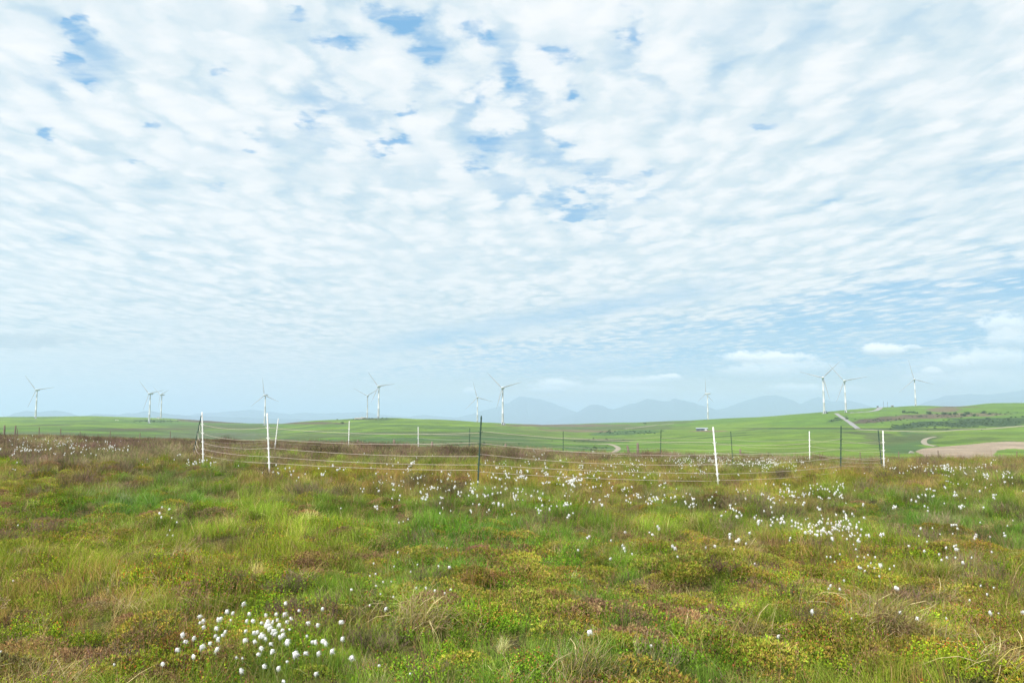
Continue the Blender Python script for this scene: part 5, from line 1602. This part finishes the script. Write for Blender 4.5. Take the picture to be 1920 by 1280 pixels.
ccol = w.mix(lit, w.mix(w.mr(E_, .22, .06), disp(212, 230, 239), disp(208, 224, 231)), w.mix(w.mr(E_, .22, .06), tuple(q_ * 1.02 for q_ in disp(252, 253, 254)[:3]) + (1,), disp(246, 248, 250)))
skyc = w.new('ShaderNodeVectorMath', operation='SCALE'); w.put(skyc.inputs[0], sky.outputs[0]); skyc.inputs['Scale'].default_value = .05
base = w.mix(.88, skyc.outputs[0], w.mix(w.mr(E_, .40, .05), disp(108, 178, 230), disp(150, 200, 235)))
base = w.mix(w.mr(E_, .075, .03), base, disp(232, 232, 210))
col = w.mix(alpha, base, ccol)
# thin wisps in the clearer band
wis = w.noise(w.comb(w.m('MULTIPLY', A_, 1.0), w.m('MULTIPLY', w.m('SUBTRACT', E_, w.m('MULTIPLY', A_, .05)), 9.), 4.), 4.2, 6, .62)
col = w.mix(w.m('MULTIPLY', w.mr(wis, .46, .72), w.m('MULTIPLY', w.mr(E_, .0, .05), .6)), col, disp(230, 240, 246))
# small fair-weather cumulus low over the hills: photo column, row, half width, half height, strength
CUM = [(1044, 722, 52, 13, .9), (1025, 731, 36, 8, .6), (1180, 716, 60, 11, .6), (1225, 711, 52, 8, .8), (1255, 707, 22, 7, 1.), (1150, 732, 110, 13, .4), (1445, 672, 84, 15, 1.), (1480, 690, 110, 16, .5), (1420, 700, 80, 16, .4),
       (1658, 657, 44, 14, 1.), (1712, 652, 20, 6, .6), (1490, 728, 46, 11, .8), (1560, 735, 90, 14, .35), (1748, 697, 22, 9, 1.), (1740, 712, 50, 14, .4), (1800, 680, 36, 15, .7), (1875, 672, 60, 22, .6), (1890, 612, 64, 26, .65), (1900, 640, 60, 24, .5), (1850, 716, 90, 22, .5),
       (881, 734, 15, 9, .9), (700, 752, 46, 10, .4), (1322, 733, 16, 7, .5), (40, 640, 70, 17, .6), (110, 636, 60, 10, .35), (1330, 750, 60, 10, .3), (1120, 762, 60, 8, .35), (1835, 690, 150, 40, .3)]
cn = w.noise(w.comb(w.m('MULTIPLY', A_, 46.), w.m('MULTIPLY', E_, 66.), 2.), 1.0, 7, .66)
cn2 = w.noise(w.comb(w.m('MULTIPLY', A_, 11.), w.m('MULTIPLY', E_, 16.), 7.), 1.0, 3, .5)
for cx, cy, rx_, ry_, st_ in CUM:
    rx3, ry3, rz3 = ray(cx, cy); ax = float(rx3 / ry3); ez = float(rz3 / ry3)
    qa = w.m('MULTIPLY', w.m('SUBTRACT', A_, ax), F / rx_); qe = w.m('MULTIPLY', w.m('SUBTRACT', E_, ez), F / ry_)
    low = w.m('LESS_THAN', qe, 0.); qv = w.m('MULTIPLY', qe, w.m('MULTIPLY_ADD', low, .25, 1.))
    r2 = w.m('ADD', w.m('MULTIPLY', qa, qa), w.m('MULTIPLY', qv, qv))
    rn = w.m('ADD', r2, w.m('ADD', w.m('MULTIPLY', w.m('SUBTRACT', cn, .5), 3.6), w.m('MULTIPLY', w.m('SUBTRACT', cn2, .5), 1.2)))
    al = w.m('MULTIPLY', w.mr(rn, 1.35, .35), st_)
    dark = (176, 194, 208) if cx < 150 else (200, 216, 228)
    cc = w.mix(w.mr(w.m('ADD', qe, w.m('MULTIPLY', w.m('SUBTRACT', cn, .5), 1.2)), -.7, .5), disp(*dark), disp(196, 210, 220) if cx < 150 else tuple(1.35 * q_ for q_ in disp(255, 255, 254)[:3]) + (1,))
    col = w.mix(al, col, cc)
bg = w.new('ShaderNodeBackground'); w.put(bg.inputs[0], col); bg.inputs[1].default_value = 1.0
w.l.new(bg.outputs[0], wout.inputs[0])
try:
    world.cycles.sampling_method = 'MANUAL'; world.cycles.sample_map_resolution = 512
except Exception: pass

# ------------------------------------------------------------------ camera and render settings
cd = bpy.data.cameras.new('camera'); cd.sensor_width = 36; cd.lens = 36 * F / 1920; cd.clip_start = .1; cd.clip_end = 120000
co = bpy.data.objects.new('camera', cd); co.location = (0, 0, CZ); co.rotation_euler = (math.pi / 2 + TH, 0, 0); link(co)
sc.camera = co
sc.view_settings.view_transform = 'Standard'; sc.view_settings.look = 'None'; sc.view_settings.exposure = EXPO; sc.view_settings.gamma = 1
sc.cycles.max_bounces = 6; sc.cycles.diffuse_bounces = 3; sc.cycles.glossy_bounces = 2; sc.cycles.transmission_bounces = 4; sc.cycles.volume_bounces = 3; sc.cycles.transparent_max_bounces = 6
sc.cycles.use_denoising = True
